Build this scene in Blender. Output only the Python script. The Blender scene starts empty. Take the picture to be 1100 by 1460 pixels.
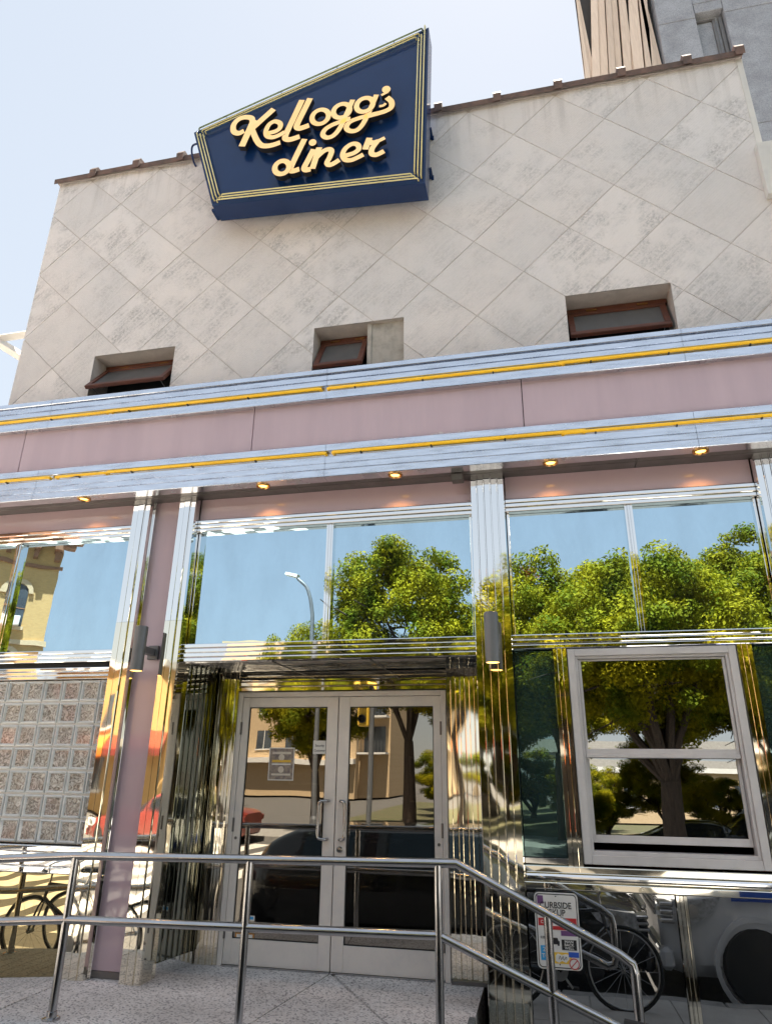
import bpy, bmesh, math, random
import numpy as np
from mathutils import Vector, Matrix
random.seed(7); np.random.seed(7)
S = bpy.context.scene
COL = S.collection
R = math.radians

# ------------------------------------------------------------------ camera
CAM = (0.0, -5.5, 2.0)
F_PX, YAW, PITCH, ROLL = 971.13, R(-12.632), R(20.8256), R(0.6983)
fw = Vector((math.sin(YAW)*math.cos(PITCH), math.cos(YAW)*math.cos(PITCH), math.sin(PITCH)))
rt = Vector((math.cos(YAW), -math.sin(YAW), 0)); up = rt.cross(fw)
r2 = math.cos(ROLL)*rt + math.sin(ROLL)*up; u2 = -math.sin(ROLL)*rt + math.cos(ROLL)*up
cd = bpy.data.cameras.new('camera'); cam = bpy.data.objects.new('camera', cd); COL.objects.link(cam)
cam.matrix_world = Matrix(((r2.x, u2.x, -fw.x, CAM[0]), (r2.y, u2.y, -fw.y, CAM[1]), (r2.z, u2.z, -fw.z, CAM[2]), (0, 0, 0, 1)))
cd.sensor_fit = 'VERTICAL'; cd.sensor_height = 24.0; cd.sensor_width = 24.0; cd.lens = 24.0*F_PX/1460.0
cd.clip_start = 0.05; cd.clip_end = 2000
S.camera = cam

# ------------------------------------------------------------------ world and sun
SUN_EL = R(69); SUN_DIR = Vector((0.10, 0.99, 0)).normalized()          # horizontal direction towards the sun
w = bpy.data.worlds.new('World'); S.world = w; w.use_nodes = True
nt = w.node_tree; bg = nt.nodes['Background']
sky = nt.nodes.new('ShaderNodeTexSky'); sky.sky_type = 'NISHITA'; sky.sun_disc = False
sky.sun_elevation = SUN_EL; sky.sun_rotation = math.atan2(SUN_DIR.x, SUN_DIR.y)
sky.air_density = 1.0; sky.dust_density = 0.25; sky.ozone_density = 2.5
gam = nt.nodes.new('ShaderNodeGamma'); gam.inputs[1].default_value = .24          # gamma curve evens the sky out to lift the shaded wall
nt.links.new(sky.outputs[0], gam.inputs[0]); nt.links.new(gam.outputs[0], bg.inputs[0]); bg.inputs[1].default_value = 0.15
sl = bpy.data.lights.new('sun', 'SUN'); sl.energy = 5.0; sl.angle = R(0.5); sl.color = (1, 0.90, 0.76)
so = bpy.data.objects.new('sun', sl); COL.objects.link(so)
sd = Vector((SUN_DIR.x*math.cos(SUN_EL), SUN_DIR.y*math.cos(SUN_EL), math.sin(SUN_EL)))
so.rotation_euler = sd.to_track_quat('Z', 'Y').to_euler(); so.location = (-20, 20, 30)
S.view_settings.view_transform = 'Standard'; S.view_settings.look = 'None'
S.view_settings.exposure = 2.17; S.view_settings.gamma = 1.0; S.view_settings.use_curve_mapping = False
S.render.engine = 'CYCLES'
S.cycles.max_bounces = 10; S.cycles.glossy_bounces = 6; S.cycles.transparent_max_bounces = 12
S.cycles.caustics_reflective = False; S.cycles.caustics_refractive = False

# ------------------------------------------------------------------ pixel helpers (a pixel gives a direction, depth from the surface it lies on)
def ray(u, v):
    a, b = u-550.0, v-730.0
    return (r2*a - u2*b + fw*F_PX)
def P(u, v, y):
    d = ray(u, v); s = (y-CAM[1])/d.y
    return d.x*s+CAM[0], d.z*s+CAM[2]
def FL(u, v, z):
    d = ray(u, v); s = (z-CAM[2])/d.z
    return d.x*s+CAM[0], d.y*s+CAM[1]

# ------------------------------------------------------------------ materials
def mat(name):
    m = bpy.data.materials.new(name); m.use_nodes = True
    return m, m.node_tree, m.node_tree.nodes['Principled BSDF']
def N(nt, t, **k):
    n = nt.nodes.new(t)
    for a, b in k.items():
        if a.startswith('i_'):
            key = a[2:]
            n.inputs[int(key) if key.isdigit() else key].default_value = b
        else: setattr(n, a, b)
    return n
def L(nt, a, b): nt.links.new(a, b)
def coords(nt, stretch=(1, 1, 1), rot=(0, 0, 0), kind='pos'):
    if kind == 'pos': src = N(nt, 'ShaderNodeNewGeometry').outputs['Position']
    else: src = N(nt, 'ShaderNodeTexCoord').outputs['Object']
    mp = N(nt, 'ShaderNodeMapping'); mp.inputs['Scale'].default_value = stretch; mp.inputs['Rotation'].default_value = rot
    L(nt, src, mp.inputs[0]); return mp.outputs[0]
def rgb(c): return (c[0], c[1], c[2], 1)
def pm(name, c1, c2=None, scale=4, detail=6, stretch=(1, 1, 1), lo=.35, hi=.65, rough=.5, rough2=None, metal=0, spec=.5, coat=0,
       bump=None, bstretch=(1, 1, 1), bdetail=3, kind='pos', rnd=0.0):
    m, nt, b = mat(name)
    b.inputs['Roughness'].default_value = rough; b.inputs['Metallic'].default_value = metal
    b.inputs['Specular IOR Level'].default_value = spec; b.inputs['Coat Weight'].default_value = coat
    b.inputs['Coat Roughness'].default_value = .03
    b.inputs['Base Color'].default_value = rgb(c1)
    if c2 is not None or rough2 is not None:
        n = N(nt, 'ShaderNodeTexNoise', i_Scale=scale, i_Detail=detail, i_Roughness=.62)
        L(nt, coords(nt, stretch, kind=kind), n.inputs['Vector'])
        mr = N(nt, 'ShaderNodeMapRange'); mr.inputs[1].default_value = lo; mr.inputs[2].default_value = hi
        L(nt, n.outputs['Fac'], mr.inputs[0])
        if c2 is not None:
            mx = N(nt, 'ShaderNodeMix', data_type='RGBA'); mx.inputs[6].default_value = rgb(c1); mx.inputs[7].default_value = rgb(c2)
            L(nt, mr.outputs[0], mx.inputs[0]); out = mx.outputs[2]
            if rnd:
                oi = N(nt, 'ShaderNodeObjectInfo'); hs = N(nt, 'ShaderNodeHueSaturation')
                m2 = N(nt, 'ShaderNodeMapRange'); m2.inputs[3].default_value = 1-rnd; m2.inputs[4].default_value = 1+rnd
                L(nt, oi.outputs['Random'], m2.inputs[0]); L(nt, m2.outputs[0], hs.inputs['Value']); L(nt, out, hs.inputs['Color']); out = hs.outputs[0]
            L(nt, out, b.inputs['Base Color'])
        if rough2 is not None:
            m3 = N(nt, 'ShaderNodeMapRange'); m3.inputs[3].default_value = rough; m3.inputs[4].default_value = rough2
            L(nt, mr.outputs[0], m3.inputs[0]); L(nt, m3.outputs[0], b.inputs['Roughness'])
    if bump:
        sc, dist = bump
        n2 = N(nt, 'ShaderNodeTexNoise', i_Scale=sc, i_Detail=bdetail)
        L(nt, coords(nt, bstretch, kind=kind), n2.inputs['Vector'])
        bp = N(nt, 'ShaderNodeBump', i_Strength=1.0, i_Distance=dist)
        L(nt, n2.outputs['Fac'], bp.inputs['Height']); L(nt, bp.outputs[0], b.inputs['Normal'])
    return m
def mirror_glass(name, tint, dark, fac, rough=0.0, bump=None):
    """coated glazing: a mirror layer over a dark body"""
    m, nt, b = mat(name)
    b.inputs['Base Color'].default_value = rgb(dark); b.inputs['Roughness'].default_value = .3
    g = N(nt, 'ShaderNodeBsdfAnisotropic'); g.inputs['Color'].default_value = rgb(tint); g.inputs['Roughness'].default_value = rough
    mx = N(nt, 'ShaderNodeMixShader', i_0=fac)
    L(nt, b.outputs[0], mx.inputs[1]); L(nt, g.outputs[0], mx.inputs[2]); L(nt, mx.outputs[0], nt.nodes['Material Output'].inputs[0])
    sm = N(nt, 'ShaderNodeTexNoise', i_Scale=2.2, i_Detail=7.0, i_Roughness=.7); L(nt, coords(nt, (1.6, 1, .7)), sm.inputs['Vector'])
    sr_ = N(nt, 'ShaderNodeMapRange'); sr_.inputs[1].default_value = .4; sr_.inputs[2].default_value = .75; sr_.inputs[3].default_value = min(1, fac+.03); sr_.inputs[4].default_value = fac-.10; L(nt, sm.outputs['Fac'], sr_.inputs[0]); L(nt, sr_.outputs[0], mx.inputs[0])
    if bump:
        n2 = N(nt, 'ShaderNodeTexNoise', i_Scale=bump[0], i_Detail=2.0); L(nt, coords(nt), n2.inputs['Vector'])
        bp = N(nt, 'ShaderNodeBump', i_Strength=1.0, i_Distance=bump[1]); L(nt, n2.outputs['Fac'], bp.inputs['Height']); L(nt, bp.outputs[0], g.inputs['Normal'])
    return m
def see_glass(name, tint, refl, fac):
    """clear pane: part mirror, part see-through"""
    m, nt, b = mat(name); nt.nodes.remove(b)
    t = N(nt, 'ShaderNodeBsdfTransparent'); t.inputs[0].default_value = rgb(tint)
    g = N(nt, 'ShaderNodeBsdfAnisotropic'); g.inputs['Color'].default_value = rgb(refl); g.inputs['Roughness'].default_value = 0.0
    n2 = N(nt, 'ShaderNodeTexNoise', i_Scale=1.3, i_Detail=1.0); L(nt, coords(nt), n2.inputs['Vector'])
    bp = N(nt, 'ShaderNodeBump', i_Strength=1.0, i_Distance=.0011); L(nt, n2.outputs['Fac'], bp.inputs['Height']); L(nt, bp.outputs[0], g.inputs['Normal'])
    mx = N(nt, 'ShaderNodeMixShader', i_0=fac)
    L(nt, t.outputs[0], mx.inputs[1]); L(nt, g.outputs[0], mx.inputs[2]); L(nt, mx.outputs[0], nt.nodes['Material Output'].inputs[0])
    return m
def emit(name, c, s):
    m, nt, b = mat(name); b.inputs['Base Color'].default_value = rgb(c)
    b.inputs['Emission Color'].default_value = rgb(c); b.inputs['Emission Strength'].default_value = s
    return m

def tile_material():
    m, nt, b = mat('wall_tile'); b.inputs['Roughness'].default_value = .85; b.inputs['Specular IOR Level'].default_value = .25
    geo = N(nt, 'ShaderNodeNewGeometry'); oi = N(nt, 'ShaderNodeObjectInfo')
    off = N(nt, 'ShaderNodeVectorMath', operation='MULTIPLY_ADD'); off.inputs[1].default_value = (7, 3, 5)
    cmb = N(nt, 'ShaderNodeCombineXYZ')
    for i in range(3): L(nt, oi.outputs['Random'], cmb.inputs[i])
    L(nt, cmb.outputs[0], off.inputs[0]); L(nt, geo.outputs['Position'], off.inputs[2])
    rotm = N(nt, 'ShaderNodeMapping'); rotm.inputs['Rotation'].default_value = (0, R(44), 0)
    L(nt, off.outputs[0], rotm.inputs[0])
    st = N(nt, 'ShaderNodeMapping'); st.inputs['Scale'].default_value = (1.1, 1, 10)
    L(nt, rotm.outputs[0], st.inputs[0])
    streak = N(nt, 'ShaderNodeTexNoise', i_Scale=3.0, i_Detail=5.0, i_Roughness=.65); L(nt, st.outputs[0], streak.inputs['Vector'])
    patch = N(nt, 'ShaderNodeTexNoise', i_Scale=3.2, i_Detail=4.0, i_Roughness=.6); L(nt, off.outputs[0], patch.inputs['Vector'])
    fine = N(nt, 'ShaderNodeTexNoise', i_Scale=38.0, i_Detail=4.0, i_Roughness=.7); L(nt, rotm.outputs[0], fine.inputs['Vector'])
    def rng(src, a, c, d=0., e=1.):
        r = N(nt, 'ShaderNodeMapRange'); r.inputs[1].default_value = a; r.inputs[2].default_value = c; r.inputs[3].default_value = d; r.inputs[4].default_value = e
        L(nt, src, r.inputs[0]); return r.outputs[0]
    def mul(x, y):
        k = N(nt, 'ShaderNodeMath', operation='MULTIPLY'); L(nt, x, k.inputs[0]); L(nt, y, k.inputs[1]); return k.outputs[0]
    g = mul(rng(patch.outputs['Fac'], .42, .60), rng(streak.outputs['Fac'], .34, .58))
    g = mul(g, rng(fine.outputs['Fac'], .35, .58)); g = mul(g, rng(oi.outputs['Random'], 0, 1, .12, .8))
    big = N(nt, 'ShaderNodeTexNoise', i_Scale=.7, i_Detail=3.0); L(nt, geo.outputs['Position'], big.inputs['Vector'])
    c0 = N(nt, 'ShaderNodeMix', data_type='RGBA'); c0.inputs[6].default_value = (.88, .835, .825, 1); c0.inputs[7].default_value = (.81, .79, .80, 1)
    L(nt, rng(big.outputs['Fac'], .4, .62), c0.inputs[0])
    c1 = N(nt, 'ShaderNodeMix', data_type='RGBA'); c1.inputs[7].default_value = (.40, .395, .40, 1)
    L(nt, c0.outputs[2], c1.inputs[6]); L(nt, g, c1.inputs[0])
    sx = N(nt, 'ShaderNodeSeparateXYZ'); L(nt, geo.outputs['Position'], sx.inputs[0])
    vs = N(nt, 'ShaderNodeMapping'); vs.inputs['Scale'].default_value = (5.5, 1, .35); L(nt, geo.outputs['Position'], vs.inputs[0])
    run = N(nt, 'ShaderNodeTexNoise', i_Scale=1.6, i_Detail=5.0, i_Roughness=.65); L(nt, vs.outputs[0], run.inputs['Vector'])
    rm = mul(rng(run.outputs['Fac'], .47, .66), rng(sx.outputs['Z'], 8.2, 9.0, .04, .34))           # rain runs below the coping
    c2 = N(nt, 'ShaderNodeMix', data_type='RGBA'); c2.inputs[7].default_value = (.36, .33, .31, 1); L(nt, c1.outputs[2], c2.inputs[6]); L(nt, rm, c2.inputs[0])
    hv = N(nt, 'ShaderNodeHueSaturation'); L(nt, c2.outputs[2], hv.inputs['Color']); L(nt, rng(oi.outputs['Random'], 0, 1, .93, 1.03), hv.inputs['Value']); L(nt, hv.outputs[0], b.inputs['Base Color'])
    wv = N(nt, 'ShaderNodeTexWave', i_Scale=14.0, i_Distortion=.6, bands_direction='Z'); L(nt, rotm.outputs[0], wv.inputs['Vector'])
    ad = N(nt, 'ShaderNodeMath', operation='MULTIPLY_ADD', i_1=.5); L(nt, wv.outputs['Fac'], ad.inputs[0]); L(nt, fine.outputs['Fac'], ad.inputs[2])
    bp = N(nt, 'ShaderNodeBump', i_Strength=.8, i_Distance=.004); L(nt, ad.outputs[0], bp.inputs['Height']); L(nt, bp.outputs[0], b.inputs['Normal'])
    return m

M = {}
M['tile'] = tile_material()
M['mortar'] = pm('mortar', (.66, .61, .58), (.56, .52, .50), scale=9, rough=.9, bump=(40, .003))
M['reveal'] = pm('reveal', (.50, .47, .43), (.30, .28, .25), scale=6, rough=.9, lo=.45, hi=.7, bump=(25, .006))
M['clay'] = pm('clay', (.21, .13, .105), (.11, .08, .07), scale=9, rough=.75, bump=(30, .004))
M['alu'] = pm('aluminium', (.74, .78, .85), (.58, .62, .70), scale=3, stretch=(1.2, 1, 9), rough=.16, rough2=.34, metal=1, lo=.4, hi=.7, bump=(3, .0025), bstretch=(1, 1, .6))
M['chrome'] = pm('chrome', (.84, .84, .83), rough=.012, rough2=.04, scale=5, metal=1, bump=(2.2, .004), bstretch=(1, 1, .45), bdetail=1.5)
M['chrome_wavy'] = pm('chrome_wavy', (.86, .81, .69), rough=.015, rough2=.045, scale=5, metal=1, bump=(2.4, .006), bstretch=(1, 1, .5), bdetail=1.5)  # warm tint puts the gold street reflections into the chrome colour
M['steel'] = pm('stainless', (.50, .50, .51), (.42, .42, .43), scale=7, rough=.13, rough2=.22, metal=1, bump=(9, .0006), bstretch=(1, 1, 1))
M['pink'] = pm('pink_glass', (.60, .45, .50), (.56, .43, .485), scale=1.2, rough=.05, spec=.5, coat=.15, bump=(1.4, .0025), bdetail=1)
M['frieze'] = pm('pink_frieze', (.64, .505, .575), (.575, .455, .53), scale=1.3, stretch=(3.5, 1, .5), rough=.28, rough2=.4, spec=.5, bump=(2, .002), bdetail=1)
def chips(m):
    nt = m.node_tree; b = nt.nodes['Principled BSDF']; src = b.inputs['Base Color'].links[0].from_socket
    geo = N(nt, 'ShaderNodeNewGeometry'); sx = N(nt, 'ShaderNodeSeparateXYZ'); L(nt, geo.outputs['Position'], sx.inputs[0])
    h = N(nt, 'ShaderNodeMapRange'); h.inputs[1].default_value = 4.80; h.inputs[2].default_value = 4.70; L(nt, sx.outputs['Z'], h.inputs[0])
    n = N(nt, 'ShaderNodeTexNoise', i_Scale=30.0, i_Detail=5.0, i_Roughness=.7); L(nt, coords(nt, (.6, 1, 1)), n.inputs['Vector'])
    n2 = N(nt, 'ShaderNodeTexNoise', i_Scale=1.6, i_Detail=2.0); L(nt, coords(nt), n2.inputs['Vector'])
    a = N(nt, 'ShaderNodeMath', operation='MULTIPLY'); L(nt, n.outputs['Fac'], a.inputs[0]); L(nt, h.outputs[0], a.inputs[1])
    a2 = N(nt, 'ShaderNodeMath', operation='MULTIPLY'); L(nt, a.outputs[0], a2.inputs[0]); L(nt, n2.outputs['Fac'], a2.inputs[1])
    t = N(nt, 'ShaderNodeMapRange'); t.inputs[1].default_value = .215; t.inputs[2].default_value = .235; L(nt, a2.outputs[0], t.inputs[0])
    mx = N(nt, 'ShaderNodeMix', data_type='RGBA'); mx.inputs[7].default_value = (.75, .70, .72, 1); L(nt, t.outputs[0], mx.inputs[0]); L(nt, src, mx.inputs[6]); L(nt, mx.outputs[2], b.inputs['Base Color'])
chips(M['frieze'])
M['yellow'] = pm('yellow_tube', (1, .62, .03), (.92, .52, .02), scale=4, rough=.3, spec=.5)
_b = M['yellow'].node_tree.nodes['Principled BSDF']; _b.inputs['Emission Color'].default_value = (1, .55, .03, 1); _b.inputs['Emission Strength'].default_value = .05     # faint glow added to brighten the yellow tubes
M['black'] = pm('black_plastic', (.012, .012, .013), rough=.45)
M['gap'] = pm('dark_gap', (.02, .02, .02), rough=.9)
M['winmirror'] = mirror_glass('mirror_glazing', (.50, .68, .80), (.03, .04, .045), .94, bump=(1.1, .0025))
M['gold'] = mirror_glass('bronze_glazing', (.42, .35, .20), (.03, .025, .015), .85, bump=(1.0, .006))
M['blackglass'] = mirror_glass('black_glazing', (.52, .53, .54), (.004, .007, .008), .8, bump=(1.0, .004))
M['teal'] = mirror_glass('teal_glazing', (.22, .34, .34), (.010, .05, .055), .55, bump=(1.2, .003))
M['doorglass'] = see_glass('door_glazing', (.42, .40, .38), (.62, .59, .53), .42)
M['sashglass'] = see_glass('sash_glazing', (.40, .42, .44), (.74, .78, .80), .55)
M['awnglass'] = mirror_glass('awning_glazing', (.36, .39, .43), (.16, .17, .18), .5, .10)
M['doorpaint'] = pm('door_aluminium', (.78, .74, .70), (.70, .67, .65), scale=5, rough=.42, metal=.15, lo=.45, hi=.7)
M['sashpaint'] = pm('sash_aluminium', (.66, .65, .66), (.58, .57, .58), scale=5, rough=.4, metal=.15)
M['wood'] = pm('red_wood', (.15, .045, .022), (.085, .028, .017), scale=8, stretch=(1, 1, 6), rough=.5, bump=(30, .002))
M['navy'] = pm('navy_paint', (.006, .029, .112), (.008, .035, .13), scale=1.4, rough=.22, spec=.35, coat=.08, bump=(2, .002), bdetail=1)
M['cream'] = pm('cream_letter', (.95, .70, .38), (.93, .62, .28), scale=2.5, rough=.45)
_b = M['cream'].node_tree.nodes['Principled BSDF']; _b.inputs['Emission Color'].default_value = (1, .62, .25, 1); _b.inputs['Emission Strength'].default_value = .10      # faint glow added to brighten the shaded letter faces
M['tube'] = pm('pale_tube', (.92, .84, .45), (.85, .75, .32), scale=3, rough=.25)
M['greentube'] = pm('green_tube', (.16, .22, .16), rough=.3)
M['sconce'] = pm('sconce_paint', (.20, .21, .225), (.17, .18, .195), scale=6, rough=.38, metal=.4)
M['lamp_on'] = emit('lamp_glow', (1, .50, .10), 1.6)
M['lamp_soft'] = emit('lamp_soft_glow', (1, .50, .12), 1.3)
M['brass'] = pm('brass_trim', (.55, .30, .10), rough=.25, metal=1)
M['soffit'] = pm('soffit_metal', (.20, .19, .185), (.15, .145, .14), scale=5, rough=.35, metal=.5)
M['white'] = pm('white_paint', (.78, .77, .74), (.70, .69, .67), scale=5, rough=.5)
M['ink'] = pm('black_ink', (.015, .015, .018), rough=.5)
M['red'] = pm('red_print', (.50, .03, .035), rough=.5)
M['blue'] = pm('blue_print', (.03, .10, .50), rough=.5)
M['cyan'] = pm('cyan_print', (.04, .35, .72), rough=.5)
M['yprint'] = pm('yellow_print', (.80, .52, .06), rough=.5)
M['violet'] = pm('violet_print', (.16, .07, .20), rough=.5)
M['cream_paper'] = pm('cream_paper', (.72, .66, .55), (.62, .55, .48), scale=30, rough=.7)
def speckle(name, base, dark, light, sc=110):
    m, nt, b = mat(name); b.inputs['Roughness'].default_value = .7
    v = N(nt, 'ShaderNodeTexVoronoi', i_Scale=sc); L(nt, coords(nt), v.inputs['Vector'])
    n = N(nt, 'ShaderNodeTexNoise', i_Scale=2.2, i_Detail=6.0); L(nt, coords(nt), n.inputs['Vector'])
    hs = N(nt, 'ShaderNodeSeparateColor'); L(nt, v.outputs['Color'], hs.inputs[0])
    r = N(nt, 'ShaderNodeValToRGB'); e = r.color_ramp.elements
    e[0].position = 0; e[0].color = rgb(dark); e[1].position = 1; e[1].color = rgb(light)
    for p, c in ((.14, dark), (.2, base), (.78, base), (.86, light)):
        k = e.new(p); k.color = rgb(c)
    L(nt, hs.outputs[0], r.inputs[0])
    mx = N(nt, 'ShaderNodeMix', data_type='RGBA', blend_type='MULTIPLY'); mx.inputs[0].default_value = 1.0
    mr = N(nt, 'ShaderNodeMapRange'); mr.inputs[1].default_value = .3; mr.inputs[2].default_value = .7; mr.inputs[3].default_value = .78; mr.inputs[4].default_value = 1.1
    L(nt, n.outputs['Fac'], mr.inputs[0]); L(nt, r.outputs[0], mx.inputs[6]); L(nt, mr.outputs[0], mx.inputs[7])
    v2 = N(nt, 'ShaderNodeTexVoronoi', i_Scale=4.5); L(nt, coords(nt), v2.inputs['Vector'])
    g1 = N(nt, 'ShaderNodeMapRange'); g1.inputs[1].default_value = .09; g1.inputs[2].default_value = .06; g1.inputs[4].default_value = .55; L(nt, v2.outputs['Distance'], g1.inputs[0])
    m4 = N(nt, 'ShaderNodeMix', data_type='RGBA'); m4.inputs[7].default_value = rgb(dark); L(nt, g1.outputs[0], m4.inputs[0]); L(nt, mx.outputs[2], m4.inputs[6]); L(nt, m4.outputs[2], b.inputs['Base Color'])
    return m
M['landing'] = speckle('speckled_concrete', (.78, .735, .71), (.30, .275, .275), (.90, .87, .85), 95)
M['granite'] = speckle('dark_granite', (.13, .145, .15), (.05, .06, .06), (.26, .28, .28), 130)
M['sidewalk'] = pm('sidewalk_concrete', (.42, .40, .365), (.34, .32, .29), scale=3, rough=.85, bump=(40, .003))
M['asphalt'] = pm('asphalt', (.115, .11, .105), (.085, .082, .08), scale=12, rough=.85, bump=(90, .004))
M['road_paint'] = pm('road_paint', (.75, .72, .66), (.55, .53, .48), scale=6, rough=.7)
M['lawn'] = pm('lawn', (.07, .085, .03), (.12, .10, .06), scale=2, rough=.9, bump=(60, .02))
M['kerb'] = pm('kerb_stone', (.32, .31, .29), (.22, .21, .20), scale=8, rough=.8)
M['stone'] = speckle('grey_stone', (.34, .365, .42), (.27, .29, .335), (.41, .435, .49), 55)
M['plank'] = pm('cedar_plank', (.80, .67, .57), (.68, .56, .47), scale=3, stretch=(8, 8, .6), rough=.7, rnd=.12)
M['ybrick'] = None
M['leaf'] = None

def leaf_material(name, a, b2):
    m, nt, b = mat(name); b.inputs['Roughness'].default_value = .75; b.inputs['Specular IOR Level'].default_value = .15
    n = N(nt, 'ShaderNodeTexNoise', i_Scale=1.3, i_Detail=5.0); L(nt, coords(nt), n.inputs['Vector'])
    mx = N(nt, 'ShaderNodeMix', data_type='RGBA'); mx.inputs[6].default_value = rgb(a); mx.inputs[7].default_value = rgb(b2)
    mr = N(nt, 'ShaderNodeMapRange'); mr.inputs[1].default_value = .38; mr.inputs[2].default_value = .62
    L(nt, n.outputs['Fac'], mr.inputs[0]); L(nt, mr.outputs[0], mx.inputs[0]); L(nt, mx.outputs[2], b.inputs['Base Color'])
    t = N(nt, 'ShaderNodeBsdfTranslucent'); L(nt, mx.outputs[2], t.inputs[0])
    ms = N(nt, 'ShaderNodeMixShader', i_0=.25); L(nt, b.outputs[0], ms.inputs[1]); L(nt, t.outputs[0], ms.inputs[2]); L(nt, ms.outputs[0], nt.nodes['Material Output'].inputs[0])
    return m
M['leaf'] = leaf_material('leaf', (.10, .135, .004), (.33, .285, .006))
M['leaf_orange'] = leaf_material('orange_leaf', (.42, .12, .03), (.36, .16, .03))
M['bark'] = pm('bark', (.085, .062, .045), (.05, .037, .03), scale=6, stretch=(3, 3, .6), rough=.9, bump=(14, .03), bstretch=(2, 2, .4))

# ------------------------------------------------------------------ mesh helpers
class MB:
    def __init__(s): s.v = []; s.f = []
    def add(s, vs, fs):
        o = len(s.v); s.v += [tuple(p) for p in vs]; s.f += [tuple(i+o for i in f) for f in fs]; return s
    def box(s, x0, x1, y0, y1, z0, z1, b=0.0):
        if b <= 0:
            vs = [(x, y, z) for x in (x0, x1) for y in (y0, y1) for z in (z0, z1)]
            return s.add(vs, [(0, 1, 3, 2), (4, 6, 7, 5), (0, 4, 5, 1), (2, 3, 7, 6), (0, 2, 6, 4), (1, 5, 7, 3)])
        bm = bmesh.new(); bmesh.ops.create_cube(bm, size=1)
        for v in bm.verts: v.co = Vector((x0+(v.co.x+.5)*(x1-x0), y0+(v.co.y+.5)*(y1-y0), z0+(v.co.z+.5)*(z1-z0)))
        bmesh.ops.bevel(bm, geom=bm.edges[:], offset=b, segments=1, affect='EDGES')
        s.bm(bm); return s
    def bm(s, bm):
        bm.verts.index_update()
        s.add([v.co for v in bm.verts], [[v.index for v in f.verts] for f in bm.faces]); bm.free()
    def obox(s, c, ax, hx, ay, hy, az, hz):
        c = Vector(c); vs = [c+ax*(i*hx)+ay*(j*hy)+az*(k*hz) for i in (-1, 1) for j in (-1, 1) for k in (-1, 1)]
        return s.add(vs, [(0, 1, 3, 2), (4, 6, 7, 5), (0, 4, 5, 1), (2, 3, 7, 6), (0, 2, 6, 4), (1, 5, 7, 3)])
    def prism(s, poly, y0, y1):                      # polygon in x,z extruded along y
        n = len(poly)
        vs = [(x, y0, z) for x, z in poly]+[(x, y1, z) for x, z in poly]
        return s.add(vs, [tuple(range(n))[::-1], tuple(range(n, 2*n))]+[(i, (i+1) % n, n+(i+1) % n, n+i) for i in range(n)])
    def ext_x(s, prof, x0, x1):                      # profile in y,z extruded along x
        n = len(prof); vs = [(x0, y, z) for y, z in prof]+[(x1, y, z) for y, z in prof]
        return s.add(vs, [tuple(range(n)), tuple(range(n, 2*n))[::-1]]+[((i+1) % n, i, n+i, n+(i+1) % n) for i in range(n)])
    def ext_z(s, prof, z0, z1):                      # profile in x,y extruded along z
        n = len(prof); vs = [(x, y, z0) for x, y in prof]+[(x, y, z1) for x, y in prof]
        return s.add(vs, [tuple(range(n))[::-1], tuple(range(n, 2*n))]+[(i, (i+1) % n, n+(i+1) % n, n+i) for i in range(n)])
    def tube(s, pts, r, n=12, caps=True, closed=False):
        pts = [Vector(p) for p in pts]; rr = r if isinstance(r, (list, tuple)) else [r]*len(pts)
        m = len(pts); o = len(s.v); prev = None
        for i, p in enumerate(pts):
            if closed: t = (pts[(i+1) % m]-pts[i-1]).normalized()
            else: t = (pts[min(i+1, m-1)]-pts[max(i-1, 0)]).normalized()
            if prev is None:
                a = Vector((0, 0, 1)) if abs(t.z) < .9 else Vector((1, 0, 0)); prev = t.cross(a).normalized()
            e = (prev-t*prev.dot(t)).normalized(); prev = e; g = t.cross(e)
            for k in range(n):
                q = 2*math.pi*k/n; s.v.append(tuple(p+(e*math.cos(q)+g*math.sin(q))*rr[i]))
        for i in range(m if closed else m-1):
            j = (i+1) % m
            for k in range(n):
                k2 = (k+1) % n; s.f.append((o+i*n+k, o+i*n+k2, o+j*n+k2, o+j*n+k))
        if caps and not closed:
            s.f.append(tuple(o+k for k in range(n))[::-1]); s.f.append(tuple(o+(m-1)*n+k for k in range(n)))
        return s
    def lathe(s, prof, c, n=24, axis='z'):           # prof: (r, h) list
        o = len(s.v); m = len(prof)
        for r, h in prof:
            for k in range(n):
                q = 2*math.pi*k/n; a, b = r*math.cos(q), r*math.sin(q)
                p = (c[0]+a, c[1]+b, c[2]+h) if axis == 'z' else ((c[0]+a, c[1]+h, c[2]+b) if axis == 'y' else (c[0]+h, c[1]+a, c[2]+b))
                s.v.append(p)
        for i in range(m-1):
            for k in range(n):
                k2 = (k+1) % n; s.f.append((o+i*n+k, o+i*n+k2, o+(i+1)*n+k2, o+(i+1)*n+k))
        s.f.append(tuple(o+k for k in range(n))[::-1]); s.f.append(tuple(o+(m-1)*n+k for k in range(n)))
        return s
    def build(s, name, m, parent=None, smooth=False, **tags):
        me = bpy.data.meshes.new(name); me.from_pydata(s.v, [], s.f)
        bm = bmesh.new(); bm.from_mesh(me); bmesh.ops.recalc_face_normals(bm, faces=bm.faces[:]); bm.to_mesh(me); bm.free()
        if smooth: me.shade_smooth(); me.set_sharp_from_angle(angle=R(38))
        return link(name, me, m, parent, **tags)
def link(name, me, m, parent=None, **tags):
    if m is not None and not me.materials: me.materials.append(M[m] if isinstance(m, str) else m)
    o = bpy.data.objects.new(name, me); COL.objects.link(o)
    if parent is not None: o.parent = parent
    for k, v in tags.items(): o[k] = v
    return o
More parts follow.
